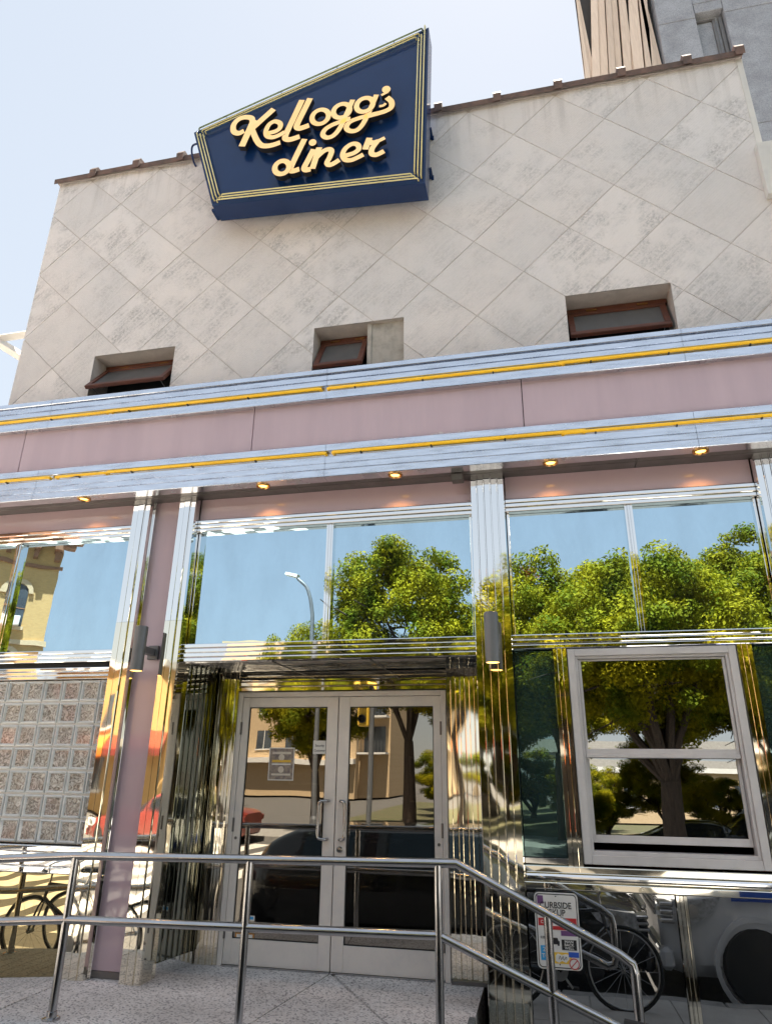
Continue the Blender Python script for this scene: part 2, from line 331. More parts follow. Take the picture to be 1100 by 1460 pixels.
def thing(name, label, cat, loc=(0, 0, 0), group=None):
    o = bpy.data.objects.new(name, None); COL.objects.link(o); o.location = loc; o.empty_display_size = .2
    o['label'] = label; o['category'] = cat
    if group: o['group'] = group
    bpy.context.view_layer.update() if False else None
    return o
def put(parent, mb, name, m, smooth=False, **t):
    """mesh given in world coordinates, parented to a thing whose origin is off the world origin"""
    o = mb.build(name, m, None, smooth, **t); o.parent = parent
    root = parent; off = Vector((0, 0, 0))
    while root is not None: off += root.location; root = root.parent
    o.data.transform(Matrix.Translation(-off)); return o
def B(*a, b=0.0): return MB().box(*a, b=b)
def clip(poly, a, b, c):                             # keep a*x+b*z<=c
    out = []; n = len(poly)
    for i in range(n):
        p, q = poly[i], poly[(i+1) % n]; dp, dq = a*p[0]+b*p[1]-c, a*q[0]+b*q[1]-c
        if dp <= 0: out.append(p)
        if (dp < 0 < dq) or (dq < 0 < dp):
            t = dp/(dp-dq); out.append((p[0]+(q[0]-p[0])*t, p[1]+(q[1]-p[1])*t))
    return out
def area(p): return abs(sum(p[i][0]*p[(i+1) % len(p)][1]-p[(i+1) % len(p)][0]*p[i][1] for i in range(len(p))))/2 if len(p) > 2 else 0
def subtract(poly, rect):
    x0, x1, z0, z1 = rect; out = []
    for a, b, c in ((1, 0, x0), (-1, 0, -x1), (0, 1, z0), (0, -1, -z1)):
        o = clip(poly, a, b, c)
        if area(o) > 1e-5: out.append(o)
        poly = clip(poly, -a, -b, -c)
        if area(poly) < 1e-6: break
    return out
def smooth_path(pts, n=8, closed=False):
    out = []; m = len(pts); P_ = [np.array(p, float) for p in pts]
    rng = range(m) if closed else range(m-1)
    for i in rng:
        p0 = P_[(i-1) % m] if closed or i > 0 else P_[0]; p1 = P_[i]; p2 = P_[(i+1) % m]; p3 = P_[(i+2) % m] if closed or i+2 < m else P_[-1]
        for k in range(n):
            t = k/n; out.append(.5*((2*p1)+(-p0+p2)*t+(2*p0-5*p1+4*p2-p3)*t*t+(-p0+3*p1-3*p2+p3)*t**3))
    if not closed: out.append(P_[-1])
    return [tuple(p) for p in out]
def text_mesh(body, size, name, m, parent, mtx, depth=.001, ax='CENTER', sx=1.0):
    c = bpy.data.curves.new('t', 'FONT'); c.body = body; c.size = size; c.extrude = depth; c.align_x = ax; c.align_y = 'CENTER'; c.resolution_u = 3; c.offset = size*.012
    o = bpy.data.objects.new('t', c); COL.objects.link(o)
    dg = bpy.context.evaluated_depsgraph_get(); me = bpy.data.meshes.new_from_object(o.evaluated_get(dg)); bpy.data.objects.remove(o)
    me.transform(mtx @ Matrix.Diagonal((sx, 1, 1, 1))); me.materials.clear()
    return link(name, me, m, parent)
FACE_Y = Matrix(((1, 0, 0, 0), (0, 0, -1, 0), (0, 1, 0, 0), (0, 0, 0, 1)))      # text plane xy -> facade plane xz, facing -y

# ================================================================== GROUND
LZ = .5                                              # landing level
def ground():
    MB().box(-400, 400, -400, 400, -1.0, -.14).build('ground', 'asphalt', kind='structure')
    MB().box(-60, 60, -16, -2.72, -.139, -.13).build('road', 'asphalt', kind='structure')
    sw = MB().box(-60, 60, -2.55, 30, -.5, 0).build('sidewalk', 'sidewalk', kind='structure')
    for i in range(40):                              # sidewalk flags: each a slab with an open joint
        x = -14+i*.75
        for j, (a, b) in enumerate(((-2.545, -1.72), (-1.712, -.95))):
            MB().box(x+.004, x+.746, a, b, .001, .012, b=.004).build('paving_slab', 'sidewalk', sw)
    kb = MB().box(-60, 60, -2.72, -2.551, -.5, -.02).build('kerb', 'kerb', kind='structure')
    for i in range(24):
        x = -18+i*1.5; MB().box(x+.004, x+1.496, -2.722, -2.552, -.13, .008, b=.012).build('kerb_stone', 'kerb', kb)
    mk = MB()
    for i in range(9): mk.box(-14.5+i*.95, -14.0+i*.95, -15, -4.2, -.129, -.126)
    mk.box(-4.5, 12, -5.02, -4.92, -.129, -.126)
    mk.build('road_markings', 'road_paint', kind='structure')
    MB().box(-60, 60, -20.5, -16, -.5, 0.01).build('far_pavement', 'kerb', kind='structure')
    MB().box(-9, 60, -45, -20.5, -.5, 0.005).build('park_lawn', 'lawn', kind='structure')
ground()

# landing in front of the door: slabs with open joints, steps down to the right, ramp to the left
def landing():
    base = MB().box(-3.6, -.56, -1.05, .62, .002, LZ-.02).build('landing', 'landing', kind='structure')
    A = (-1.757, .60); Rr = (-.86, -.64+.0); Bl = (-1.93, -1.05)
    s1 = [(-3.6, -1.05), (-1.99, -1.05), (-1.775, .60), (-3.6, .60)]
    s2 = [(-1.98, -1.05), (-.68, -1.05), (-1.757, .56), (-1.765, .56)]
    s3 = [(-.672, -1.05), (-.56, -1.05), (-.56, .60), (-1.75, .60)]
    for q in (s1, s2, s3): MB().ext_z(q, LZ-.02, LZ).build('slab', 'landing', base)
    MB().box(-.60, -.555, -1.06, -.16, .3, LZ+.004, b=.006).build('nosing', 'granite', base)
    st = MB().box(-.55, -.25, -1.05, -.12, .002, .333, b=.006).build('steps', 'granite', kind='structure')
    MB().box(-.249, .05, -1.05, -.12, .002, .167, b=.006).build('step', 'granite', st)
    rp = MB()
    L_ = 1.9
    rp.add([(-3.601, -1.05, LZ), (-3.601, .1, LZ), (-9.6, .1, LZ-6/13), (-9.6, -1.05, LZ-6/13), (-3.601, -1.05, .02), (-3.601, .1, .02), (-9.6, .1, .01), (-9.6, -1.05, .01)],
           [(0, 1, 2, 3), (4, 7, 6, 5), (0, 4, 5, 1), (2, 6, 7, 3), (0, 3, 7, 4), (1, 5, 6, 2)])
    rp = rp.build('ramp', 'landing', kind='structure')
    for i in range(16):                              # ribbed strips across the ramp
        x0 = -3.62-i*.16; x1 = x0-.152; z0, z1 = LZ-(-3.6-x0)/13, LZ-(-3.6-x1)/13
        d = -.11
        MB().add([(x0, -1.04, z0+.001), (x0+d*0, .09, z0+.001), (x1, .09, z1+.001), (x1, -1.04, z1+.001), (x0, -1.04, z0+.006), (x0, .09, z0+.006), (x1, .09, z1+.006), (x1, -1.04, z1+.006)],
                 [(0, 3, 2, 1), (4, 5, 6, 7), (0, 1, 5, 4), (2, 3, 7, 6), (0, 4, 7, 3), (1, 2, 6, 5)]).build('slab', 'landing', rp)
landing()

# ================================================================== DINER
diner = thing('diner', 'pale tiled diner with chrome trim, pink panels and mirrored windows', 'building')
XL, XR = -6.4, 4.2
# ---- upper wall
WY = .12
ROOF = 2+1.2455*5.62
WX0, WX1 = -.9955*5.62, 2.42
holes = [(-4.60, -3.62, 5.50, 6.283), (-2.045, -1.10, 5.50, 6.285), (.477, 1.432, 5.50, 6.292)]
ZB = 7.46
def pieces(poly):
    ps = [poly]
    for h in holes:
        nx = []
        for p in ps: nx += subtract(p, h)
        ps = nx
    return ps
def upper_wall():
    core = MB()
    for p in pieces([(WX0+.01, 4.75), (XR, 4.75), (XR, ZB), (WX1, ZB), (WX1, ROOF), (WX0+.01, ROOF)][:0] or [(WX0+.01, 4.75), (WX1, 4.75), (WX1, ROOF), (WX0+.01, ROOF)]):
        core.prism(p, WY+.006, WY+.4)
    core.box(WX1+.001, XR, WY+.006, WY+.4, 4.75, ZB)
    uw = core.build('upper_wall', 'mortar', diner)
    MB().box(WX0+.01, WX1, WY+.4, 9, 4.75, ROOF-.05).box(WX1+.001, XR, WY+.4, 9, 4.75, ZB-.05).build('building_core', 'mortar', diner)
    # diagonal tiles
    hx, hz = .0846*5.62, .0818*5.62
    cx0, cz0 = -.9114*5.62, 2+1.0724*5.62
    g = .003
    for i in range(-3, 24):
        for j in range(-8, 6):
            if (i+j) % 2 == 0: continue
            cx, cz = cx0+i*hx, cz0+j*hz
            k = 1-g*2/min(hx, hz)
            d = [(cx-hx*k, cz), (cx, cz-hz*k), (cx+hx*k, cz), (cx, cz+hz*k)]
            d = clip(d, -1, 0, -WX0); d = clip(d, 0, -1, -5.3) if d else d
            if not d: continue
            out = []
            for region in ((-1e3, WX1, -1e3, ROOF-.005), (WX1, XR, -1e3, ZB-.005)):
                q = clip(d, -1, 0, -region[0]) if d else []; q = clip(q, 1, 0, region[1]) if q else []; q = clip(q, 0, 1, region[3]) if q else []
                if area(q) > 2e-3: out += pieces(q)
            out = [q for q in out if area(q) > 1e-3]
            if not out: continue
            mb = MB()
            for q in out: mb.prism(q, WY+random.uniform(-.0015, .0015), WY+.012)
            mb.build('wall_tile', 'tile', uw)
    # plaster edges, parapet block to the right
    MB().box(WX1+.001, WX1+.055, WY-.004, WY+.5, ZB, ROOF-.02).build('corner_trim', 'white', diner)
    x, z = P(1078, 205, .06)
    MB().box(WX1-.035, XR, .04, .118, P(1090, 277, .04)[1], z, b=.006).build('parapet_block', 'white', diner)
    # coping tiles
    cp = MB().box(WX0-.01, WX1+.05, WY-.01, WY+.42, ROOF, ROOF+.035).build('coping', 'mortar', diner)
    x = WX0-.05; n = 0
    while x < WX1+.02:
        ln = .60 if x < -3 else .66
        x1 = min(x+ln-.004, WX1+.06)
        prof = [(WY-.05, ROOF-.03), (WY-.055, ROOF+.045), (WY-.02, ROOF+.075), (WY+.2, ROOF+.115), (WY+.42, ROOF+.075), (WY+.46, ROOF+.0), (WY+.43, ROOF+.036), (WY-.025, ROOF+.036)]
        dz = random.uniform(-.012, .012); pf = [(a, b+dz) for a, b in prof]
        mb = MB().ext_x(pf, x, x1)
        big = [(WY-.08, ROOF-.045+dz), (WY-.085, ROOF+.065+dz), (WY-.05, ROOF+.125+dz), (WY+.2, ROOF+.15+dz), (WY+.45, ROOF+.1+dz), (WY+.48, ROOF+dz), (WY+.455, ROOF+.036), (WY-.045, ROOF+.037)]
        mb.ext_x(big, x1-.075, x1+.012)
        mb.build('coping_tile', 'clay', cp); x += ln; n += 1
    # dark underside of roof line, stains
upper_wall()

def awning_window(hole, tilt, wid=None, H=.50):
    x0, x1, z0, z1 = hole
    if wid: x1 = x0+wid
    wdw = MB().box(x0+.005, x1-.005, WY+.30, WY+.34, z0, z1-.004).box(x0+.004, x1-.004, WY+.22, WY+.30, z1-.065, z1-.005, b=.006).build('window', 'gap', diner)
    MB().box(x0+.006, x1-.006, WY+.205, WY+.30, z1-.062, z1-.012, b=.008).build('head_frame', 'wood', wdw)
    W = x1-x0-.05; t = .055; hx = x0+.02; hy = WY+.225; hz = z1-.07
    ca, sa = math.cos(tilt), math.sin(tilt)
    def T(mb):
        out = MB(); out.f = mb.f
        out.v = [(hx+a, hy-(-c)*sa-b*ca*1.0*0 - b*ca if False else hy+(c*sa)+b*ca, hz+c*ca-b*sa) for a, b, c in mb.v]; return out
    fr = MB().box(0, W, -.03, .012, -H, -H+t, b=.005).box(0, W, -.03, .012, -t, 0, b=.005).box(0, t, -.029, .011, -H+t, -t, b=.004).box(W-t, W, -.029, .011, -H+t, -t, b=.004)
    T(fr).build('sash_frame', 'wood', wdw)
    T(MB().box(t-.004, W-t+.004, -.014, -.008, -H+t-.004, -t+.004)).build('pane', 'awnglass', wdw)
    T(MB().box(W*.2, W*.2+.10, -.036, -.03, -.012, .018).box(W*.72, W*.72+.10, -.036, -.03, -.012, .018)).build('hinge', 'brass', wdw)
    for q in (.06, W-.06):
        p = (hx+q, hy+(-H+.03)*sa, hz+(-H+.03)*ca)
        MB().tube([p, (hx+q, WY+.30, p[2]-.08)], .006, 6).build('stay', 'steel', wdw)
awning_window(holes[0], R(38)); awning_window(holes[1], R(30), .56); awning_window(holes[2], R(24), None, .40)
pnl = MB().box(-1.47, -1.105, WY+.05, WY+.3, 5.5, 6.282).box(-1.485, -1.44, WY+.035, WY+.3, 5.5, 6.28, b=.005).build('plaster_infill', 'reveal', diner)

# ---- canopy: lower band, frieze, upper band, soffit
SZ = 4.387
def band_panels(prof, seams, name):
    xs = [XL]+seams+[XR]
    for a, b in zip(xs[:-1], xs[1:]):
        MB().ext_x(prof, a+.0015, b-.0015).build(name, 'alu', diner)
def rnd_edge(y, z, dy, dz): return [(y, z)]
low = [(-.20, SZ), (-.317, SZ), (-.32, SZ+.004), (-.32, SZ+.062), (-.316, SZ+.067), (-.304, SZ+.069), (-.304, SZ+.074), (-.312, SZ+.078), (-.312, SZ+.122), (-.306, SZ+.126),
       (-.298, SZ+.128), (-.298, SZ+.133), (-.306, SZ+.137), (-.306, SZ+.198), (-.302, SZ+.204), (-.255, SZ+.207), (-.255, SZ+.252), (-.300, SZ+.254), (-.305, SZ+.258), (-.305, SZ+.318), (-.30, SZ+.324), (-.262, SZ+.328), (-.20, SZ+.328)]
sm_l = [P(50, 690, -.32)[0], P(463, 650, -.32)[0], P(990, 600, -.32)[0]]
sm_u = [P(75, 575, -.32)[0], P(466, 545, -.32)[0], P(970, 475, -.32)[0]]
band_panels(low, sm_l, 'fascia_band')
ub = 5.160
upr = [(-.15, ub), (-.318, ub), (-.322, ub+.004), (-.322, ub+.078), (-.318, ub+.083), (-.268, ub+.085), (-.268, ub+.135), (-.316, ub+.137), (-.322, ub+.142), (-.322, ub+.188), (-.318, ub+.192),
       (-.306, ub+.194), (-.306, ub+.200), (-.318, ub+.204), (-.318, ub+.25), (-.314, ub+.254), (-.300, ub+.256), (-.300, ub+.262), (-.324, ub+.266), (-.330, ub+.27), (-.330, ub+.312), (-.32, ub+.32), (WY+.0, ub+.34), (WY+.0, ub+.30), (-.15, ub+.25)]
band_panels(upr, sm_u, 'cornice_band')
fx = [XL, P(33, 640, -.26)[0], P(361, 610, -.26)[0], P(744, 568, -.26)[0], XR]
for a, b in zip(fx[:-1], fx[1:]):
    MB().box(a+.0035, b-.0035, -.262, -.21, SZ+.30, ub+.03, b=.003).build('frieze_panel', 'frieze', diner)
MB().box(XL, XR, -.209, .1, SZ+.30, ub+.03).build('frieze_core', 'gap', diner)
# neon tubes in the grooves
def tubes(z, y, spans, mname='yellow'):
    for a, b, dz in spans:
        t = MB().tube([(a, y+.03, z+dz), (a, y, z+dz), (a+.02, y-.004, z+dz), (b-.02, y-.004, z+dz), (b, y, z+dz), (b, y+.03, z+dz)], .0145, 10).build('neon_tube', mname, diner, smooth=True)
        x = a+.25
        while x < b-.1:
            MB().box(x, x+.012, y-.012, y+.05, z+dz-.024, z+dz-.012).build('tube_clip', 'black', t); x += .62
ux = lambda u, v: P(u, v, -.33)[0]
tubes(ub+.108, -.320, [(ux(0, 604)-.9, ux(158, 587), 0), (ux(150, 590), ux(456, 555), .0045), (ux(467, 553), ux(802, 515), 0), (ux(797, 517), ux(1100, 487)+.6, .006)])
lx = lambda u, v: P(u, v, -.31)[0]
tubes(SZ+.232, -.306, [(lx(0, 690)-.8, lx(70, 680), -.003), (lx(80, 681), lx(150, 675), -.006), (lx(153, 674), lx(463, 650), 0), (lx(474, 648), lx(833, 619), .002), (lx(802, 618), lx(1100, 597)+.6, -.008)])
MB().tube([(lx(95, 680), -.30, SZ+.222), (lx(110, 678), -.315, SZ+.212), (lx(125, 678), -.30, SZ+.225), (lx(140, 676), -.318, SZ+.236), (lx(150, 675), -.30, SZ+.224)], .006, 6).build('loose_wire', 'black', diner, smooth=True)
# soffit panels
sx = [XL, P(38, 725, -.2)[0], P(418, 697, -.2)[0], P(908, 650, -.2)[0], XR]
for a, b in zip(sx[:-1], sx[1:]):
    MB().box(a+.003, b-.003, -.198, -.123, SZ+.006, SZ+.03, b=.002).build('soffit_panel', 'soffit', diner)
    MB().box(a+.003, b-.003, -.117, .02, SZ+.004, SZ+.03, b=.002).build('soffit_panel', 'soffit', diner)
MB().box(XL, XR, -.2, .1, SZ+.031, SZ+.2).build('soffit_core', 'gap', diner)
jx, jy = FL(652, 678, SZ)
MB().box(jx-.05, jx+.05, jy-.05, jy+.04, SZ-.06, SZ+.003, b=.004).build('junction_box', 'soffit', diner)

# ---- pilasters and posts
def bead_profile(x0, x1, yf, yb, n, groove=.011, crown=.012):
    """n flats separated by half-round beads, the middle flats standing prouder"""
    pts = [(x0, yb), (x0, yf+.02)]
    wd = (x1-x0)/n
    for i in range(n):
        c = (i+.5)/n; dep = yf-crown*(1-abs(2*c-1))
        a, b = x0+i*wd, x0+(i+1)*wd
        pts += [(a+groove*.6, dep), (b-groove*.6, dep)]
        if i < n-1: pts += [(b-groove*.55, dep+.006), (b-groove*.5, dep-.003), (b-groove*.25, dep-.008), (b+groove*.25, dep-.008), (b+groove*.5, dep-.003), (b+groove*.55, dep+.006)]
    pts += [(x1, yf+.02), (x1, yb)]
    return pts
def pilaster(x0, x1, yf, yb, n, z0, z1, seam, m='chrome', name='pilaster'):
    p = MB().ext_z(bead_profile(x0, x1, yf, yb, n), seam+.001, z1).build(name, m, diner)
    MB().ext_z(bead_profile(x0-.001, x1+.001, yf-.001, yb, n), z0, seam-.001).build('lower_cladding', 'chrome_wavy', p)
    return p
pilaster(-.478, -.192, -.088, .5, 5, .002, SZ+.004, 3.16)
pilaster(1.765, 2.05, -.088, .3, 5, .002, SZ+.004, 3.16)
pilaster(-3.685, -3.497, -.088, .06, 3, .44, SZ+.004, 3.22, name='post')
pilaster(-3.205, -3.03, -.088, .12, 3, LZ, SZ+.004, 3.22, name='post')
MB().box(-3.496, -3.206, 0, .06, LZ+.05, SZ+.004, b=.002).build('pink_panel', 'pink', diner)
MB().box(-3.496, -3.206, -.004, .06, LZ, LZ+.049).build('panel_base', 'soffit', diner)
for a, b in ((-3.497, -3.482), (-3.22, -3.205)):
    MB().box(a, b, -.03, .0, LZ, SZ+.003, b=.002).build('panel_trim', 'chrome', diner)

# ---- bays: lintel panel, bead moulding, mirrored upper windows, transom
def hmould(x0, x1, z0, z1, y, n, name, m='chrome'):
    prof = [(y+.08, z0)]
    h = (z1-z0)/n
    for i in range(n):
        a, b = z0+i*h, z0+(i+1)*h; dep = y-.006*(i % 2)
        prof += [(dep+.010, a+.001), (dep+.002, a+.004), (dep, a+.009), (dep, b-.009), (dep+.002, b-.004), (dep+.010, b-.001)]
    prof += [(y+.08, z1)]
    return MB().ext_x(prof, x0, x1).build(name, m, diner)
LB, HB, GT, GB = 4.186, 4.080, 4.058, 3.02
bays = [(XL, -3.686), (-3.029, -.479), (-.191, 1.764), (2.051, XR)]
mull = {0: [-4.955], 1: [P(467, 830, 0)[0]], 2: [P(906, 813, 0)[0]], 3: []}
GY = .05
for k, (a, b) in enumerate(bays):
    MB().box(a+.004, b-.004, .0, .05, LB-.004, SZ+.003, b=.002).build('lintel_panel', 'pink', diner)
    hmould(a+.002, b-.002, HB-.018, LB-.005, -.02, 3, 'head_moulding')
    gb = 3.02 if k != 0 else 2.998
    ms = mull[k]; xs = [a]+ms+[b]
    wn = MB().box(a+.003, b-.003, GY+.008, GY+.05, gb-.02, HB-.019).build('upper_window', 'gap', diner)
    for p, q in zip(xs[:-1], xs[1:]):
        l = .02 if p == a else .032; r = .02 if q == b else .032
        MB().box(p+l, q-r, GY, GY+.006, gb+.002, HB-.02).build('pane', 'winmirror', wn)
        for e, s_ in ((p, 1), (q, -1)):
            if e in (a, b): MB().box(min(e+s_*.004, e+s_*.024), max(e+s_*.004, e+s_*.024), GY-.03, GY+.008, gb, HB-.019, b=.003).build('edge_trim', 'chrome', wn)
    for mx in ms:
        MB().ext_z(bead_profile(mx-.034, mx+.034, GY-.045, GY+.01, 3, .006, .006), gb, HB-.0185).build('mullion', 'chrome', wn)
    if k == 0: hmould(a+.002, b-.002, 2.885, gb, -.02, 3, 'transom'); hmould(a+.002, b-.002, 2.735, 2.845, -.012, 3, 'transom'); MB().box(a, b-.002, .0, .06, 2.846, 2.884).build('transom_gap', 'gap', diner)
    elif k == 1: hmould(a+.002, b-.002, 2.862, gb, -.035, 4, 'transom')
    else: hmould(a+.002, b-.002, 2.902, gb, -.035, 3, 'transom')

# ---- glass block wall, bronze dado to the left
def left_bay():
    a, b = XL, -3.69
    z1, z0 = 2.732, 1.405
    cell = .1895; ch = (z1-z0)/7
    gw = MB().box(a, b, .018, .10, z0, z1).build('glass_block_wall', 'white', diner)
    bm = bmesh.new(); bmesh.ops.create_cube(bm, size=1)
    for v in bm.verts: v.co = Vector((v.co.x*(cell-.016), v.co.y*.05, v.co.z*(ch-.016)))
    fr = [f for f in bm.faces if f.normal.y < -.5]
    r = bmesh.ops.inset_region(bm, faces=fr, thickness=.012, depth=.004)
    r = bmesh.ops.inset_region(bm, faces=fr, thickness=.016, depth=-.014)
    me = bpy.data.meshes.new('glass_block'); bm.to_mesh(me); bm.free()
    me.materials.append(M['blockrim']); me.materials.append(M['block'])
    for p in me.polygons:
        if p.normal.y < -.9 and abs(p.center.x) < .01 and abs(p.center.z) < .01: p.material_index = 1
    n = int((b-a)/cell)
    for i in range(n):
        for j in range(7):
            o = link('glass_block', me, None, gw); o.location = (b+.075-cell*(i+.5), .03, z0+ch*(j+.5))
    hmould(a, b, 1.19, 1.40, -.03, 4, 'sill_moulding')
    db = MB().box(a, b-.0, .02, .06, .05, 1.19).build('dado', 'gap', diner)
    MB().box(a, -4.99, -.012, .018, .3, 1.188).build('dado_panel', 'gold', db)
    MB().box(-4.985, b-.003, -.012, .018, .38, 1.188).build('dado_panel', 'gold', db)
    MB().box(a, b, -.03, .018, .15, .43, b=.004).build('dado_base', 'chrome_wavy', db)
def block_mats():
    m, nt, b = mat('glass_block_face'); b.inputs['Roughness'].default_value = .12; b.inputs['Specular IOR Level'].default_value = .8; b.inputs['Coat Weight'].default_value = .5
    oi = N(nt, 'ShaderNodeObjectInfo'); co = coords(nt)
    n = N(nt, 'ShaderNodeTexNoise', i_Scale=19.0, i_Detail=2.5, i_Distortion=3.0); L(nt, co, n.inputs['Vector'])
    n2 = N(nt, 'ShaderNodeTexNoise', i_Scale=2.3, i_Detail=2.0); L(nt, co, n2.inputs['Vector'])
    r = N(nt, 'ShaderNodeValToRGB'); e = r.color_ramp.elements
    e[0].position = .34; e[0].color = (.13, .115, .095, 1); e[1].position = .68; e[1].color = (.74, .73, .70, 1); k = e.new(.5); k.color = (.40, .375, .34, 1)
    L(nt, n.outputs['Fac'], r.inputs[0])
    mx = N(nt, 'ShaderNodeMix', data_type='RGBA', blend_type='MULTIPLY'); mx.inputs[7].default_value = (.92, .72, .70, 1)
    mr = N(nt, 'ShaderNodeMapRange'); mr.inputs[1].default_value = .5; mr.inputs[2].default_value = .7; L(nt, n2.outputs['Fac'], mr.inputs[0])
    L(nt, mr.outputs[0], mx.inputs[0]); L(nt, r.outputs[0], mx.inputs[6]); L(nt, mx.outputs[2], b.inputs['Base Color'])
    bp = N(nt, 'ShaderNodeBump', i_Strength=1.0, i_Distance=.012); L(nt, n.outputs['Fac'], bp.inputs['Height']); L(nt, bp.outputs[0], b.inputs['Normal'])
    M['block'] = m
    M['blockrim'] = pm('glass_block_rim', (.78, .80, .80), (.64, .67, .67), scale=20, rough=.12, spec=.8, coat=.5)
block_mats(); left_bay()

# ---- door recess
DY = .60; CZ = 2.855
def recess():
    xl, xli, xr = -3.029, -2.94, -.479
    # ribbed reflecting ceiling
    rc = MB().box(xl, xr, -.03, DY+.05, CZ+.012, CZ+.03).build('recess_ceiling', 'gap', diner)
    y = -.02
    i = 0
    while y < DY-.04:
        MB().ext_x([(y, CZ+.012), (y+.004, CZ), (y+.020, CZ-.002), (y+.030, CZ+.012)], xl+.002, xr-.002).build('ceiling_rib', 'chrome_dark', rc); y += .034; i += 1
    MB().box(-2.2, -2.185, -.02, DY-.04, CZ-.006, CZ+.011).box(-1.35, -1.335, -.02, DY-.04, CZ-.006, CZ+.011).build('ceiling_strip', 'black', rc)
    # header above door
    hmould(xli, xr, 2.672, CZ-.002, DY-.02, 4, 'door_header', 'chrome_wavy')
    # left splayed side, ribbed
    def ribbed(p, q, n, z0, z1, name, mm='chrome_wavy'):
        p, q = Vector(p), Vector(q); d = (q-p); nrm = Vector((d.y, -d.x)).normalized()
        nrm = nrm if nrm.dot(Vector((CAM[0], CAM[1]))-p) > 0 else -nrm
        pts = []
        for i in range(n):
            a, b = p+d*(i/n), p+d*((i+1)/n); wd = d.length/n; o1 = nrm*(.003+.011*(i % 2)); e = d.normalized()*min(.005, wd*.15)
            pts += [a+e*.3+nrm*0, a+e+o1, b-e+o1, b-e*.3]
        pts = [tuple(v) for v in pts]; pts = [tuple(p-nrm*.03)]+[tuple(p)]+pts+[tuple(q)]+[tuple(q-nrm*.03)]
        return MB().ext_z(pts, z0, z1).build(name, mm, diner)
    ribbed((-3.03, .118), (-2.945, .54), 13, LZ+.10, CZ, 'ribbed_side', 'chrome_dark_refl')
    ribbed((-2.945, .56), (-2.74, .575), 7, LZ+.001, CZ, 'ribbed_side')
    ribbed((-.806, .575), (-.48, .56), 8, LZ+.03, CZ, 'ribbed_side')
    MB().box(-.80, -.5, .53, .57, LZ+.001, LZ+.028).build('side_base', 'soffit', diner)
    MB().add([(-3.035, .10, LZ), (-2.95, .545, LZ), (-2.93, .545, LZ), (-3.015, .10, LZ), (-3.035, .10, LZ+.1), (-2.95, .545, LZ+.1), (-2.93, .545, LZ+.1), (-3.015, .10, LZ+.1)],
             [(0, 1, 2, 3), (4, 5, 6, 7), (0, 1, 5, 4), (1, 2, 6, 5), (2, 3, 7, 6), (3, 0, 4, 7)]).build('side_base', 'chrome', diner)
M['chrome_dark_refl'] = pm('chrome_painted_reflection', (.30, .31, .27), rough=.02, rough2=.05, scale=5, metal=1, bump=(2.4, .006), bstretch=(1, 1, .5), bdetail=1.5)  # same chrome, base colour darkened to stand for dark reflections in the splay
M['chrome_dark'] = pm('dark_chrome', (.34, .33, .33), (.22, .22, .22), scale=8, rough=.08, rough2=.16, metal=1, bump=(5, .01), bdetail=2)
recess()
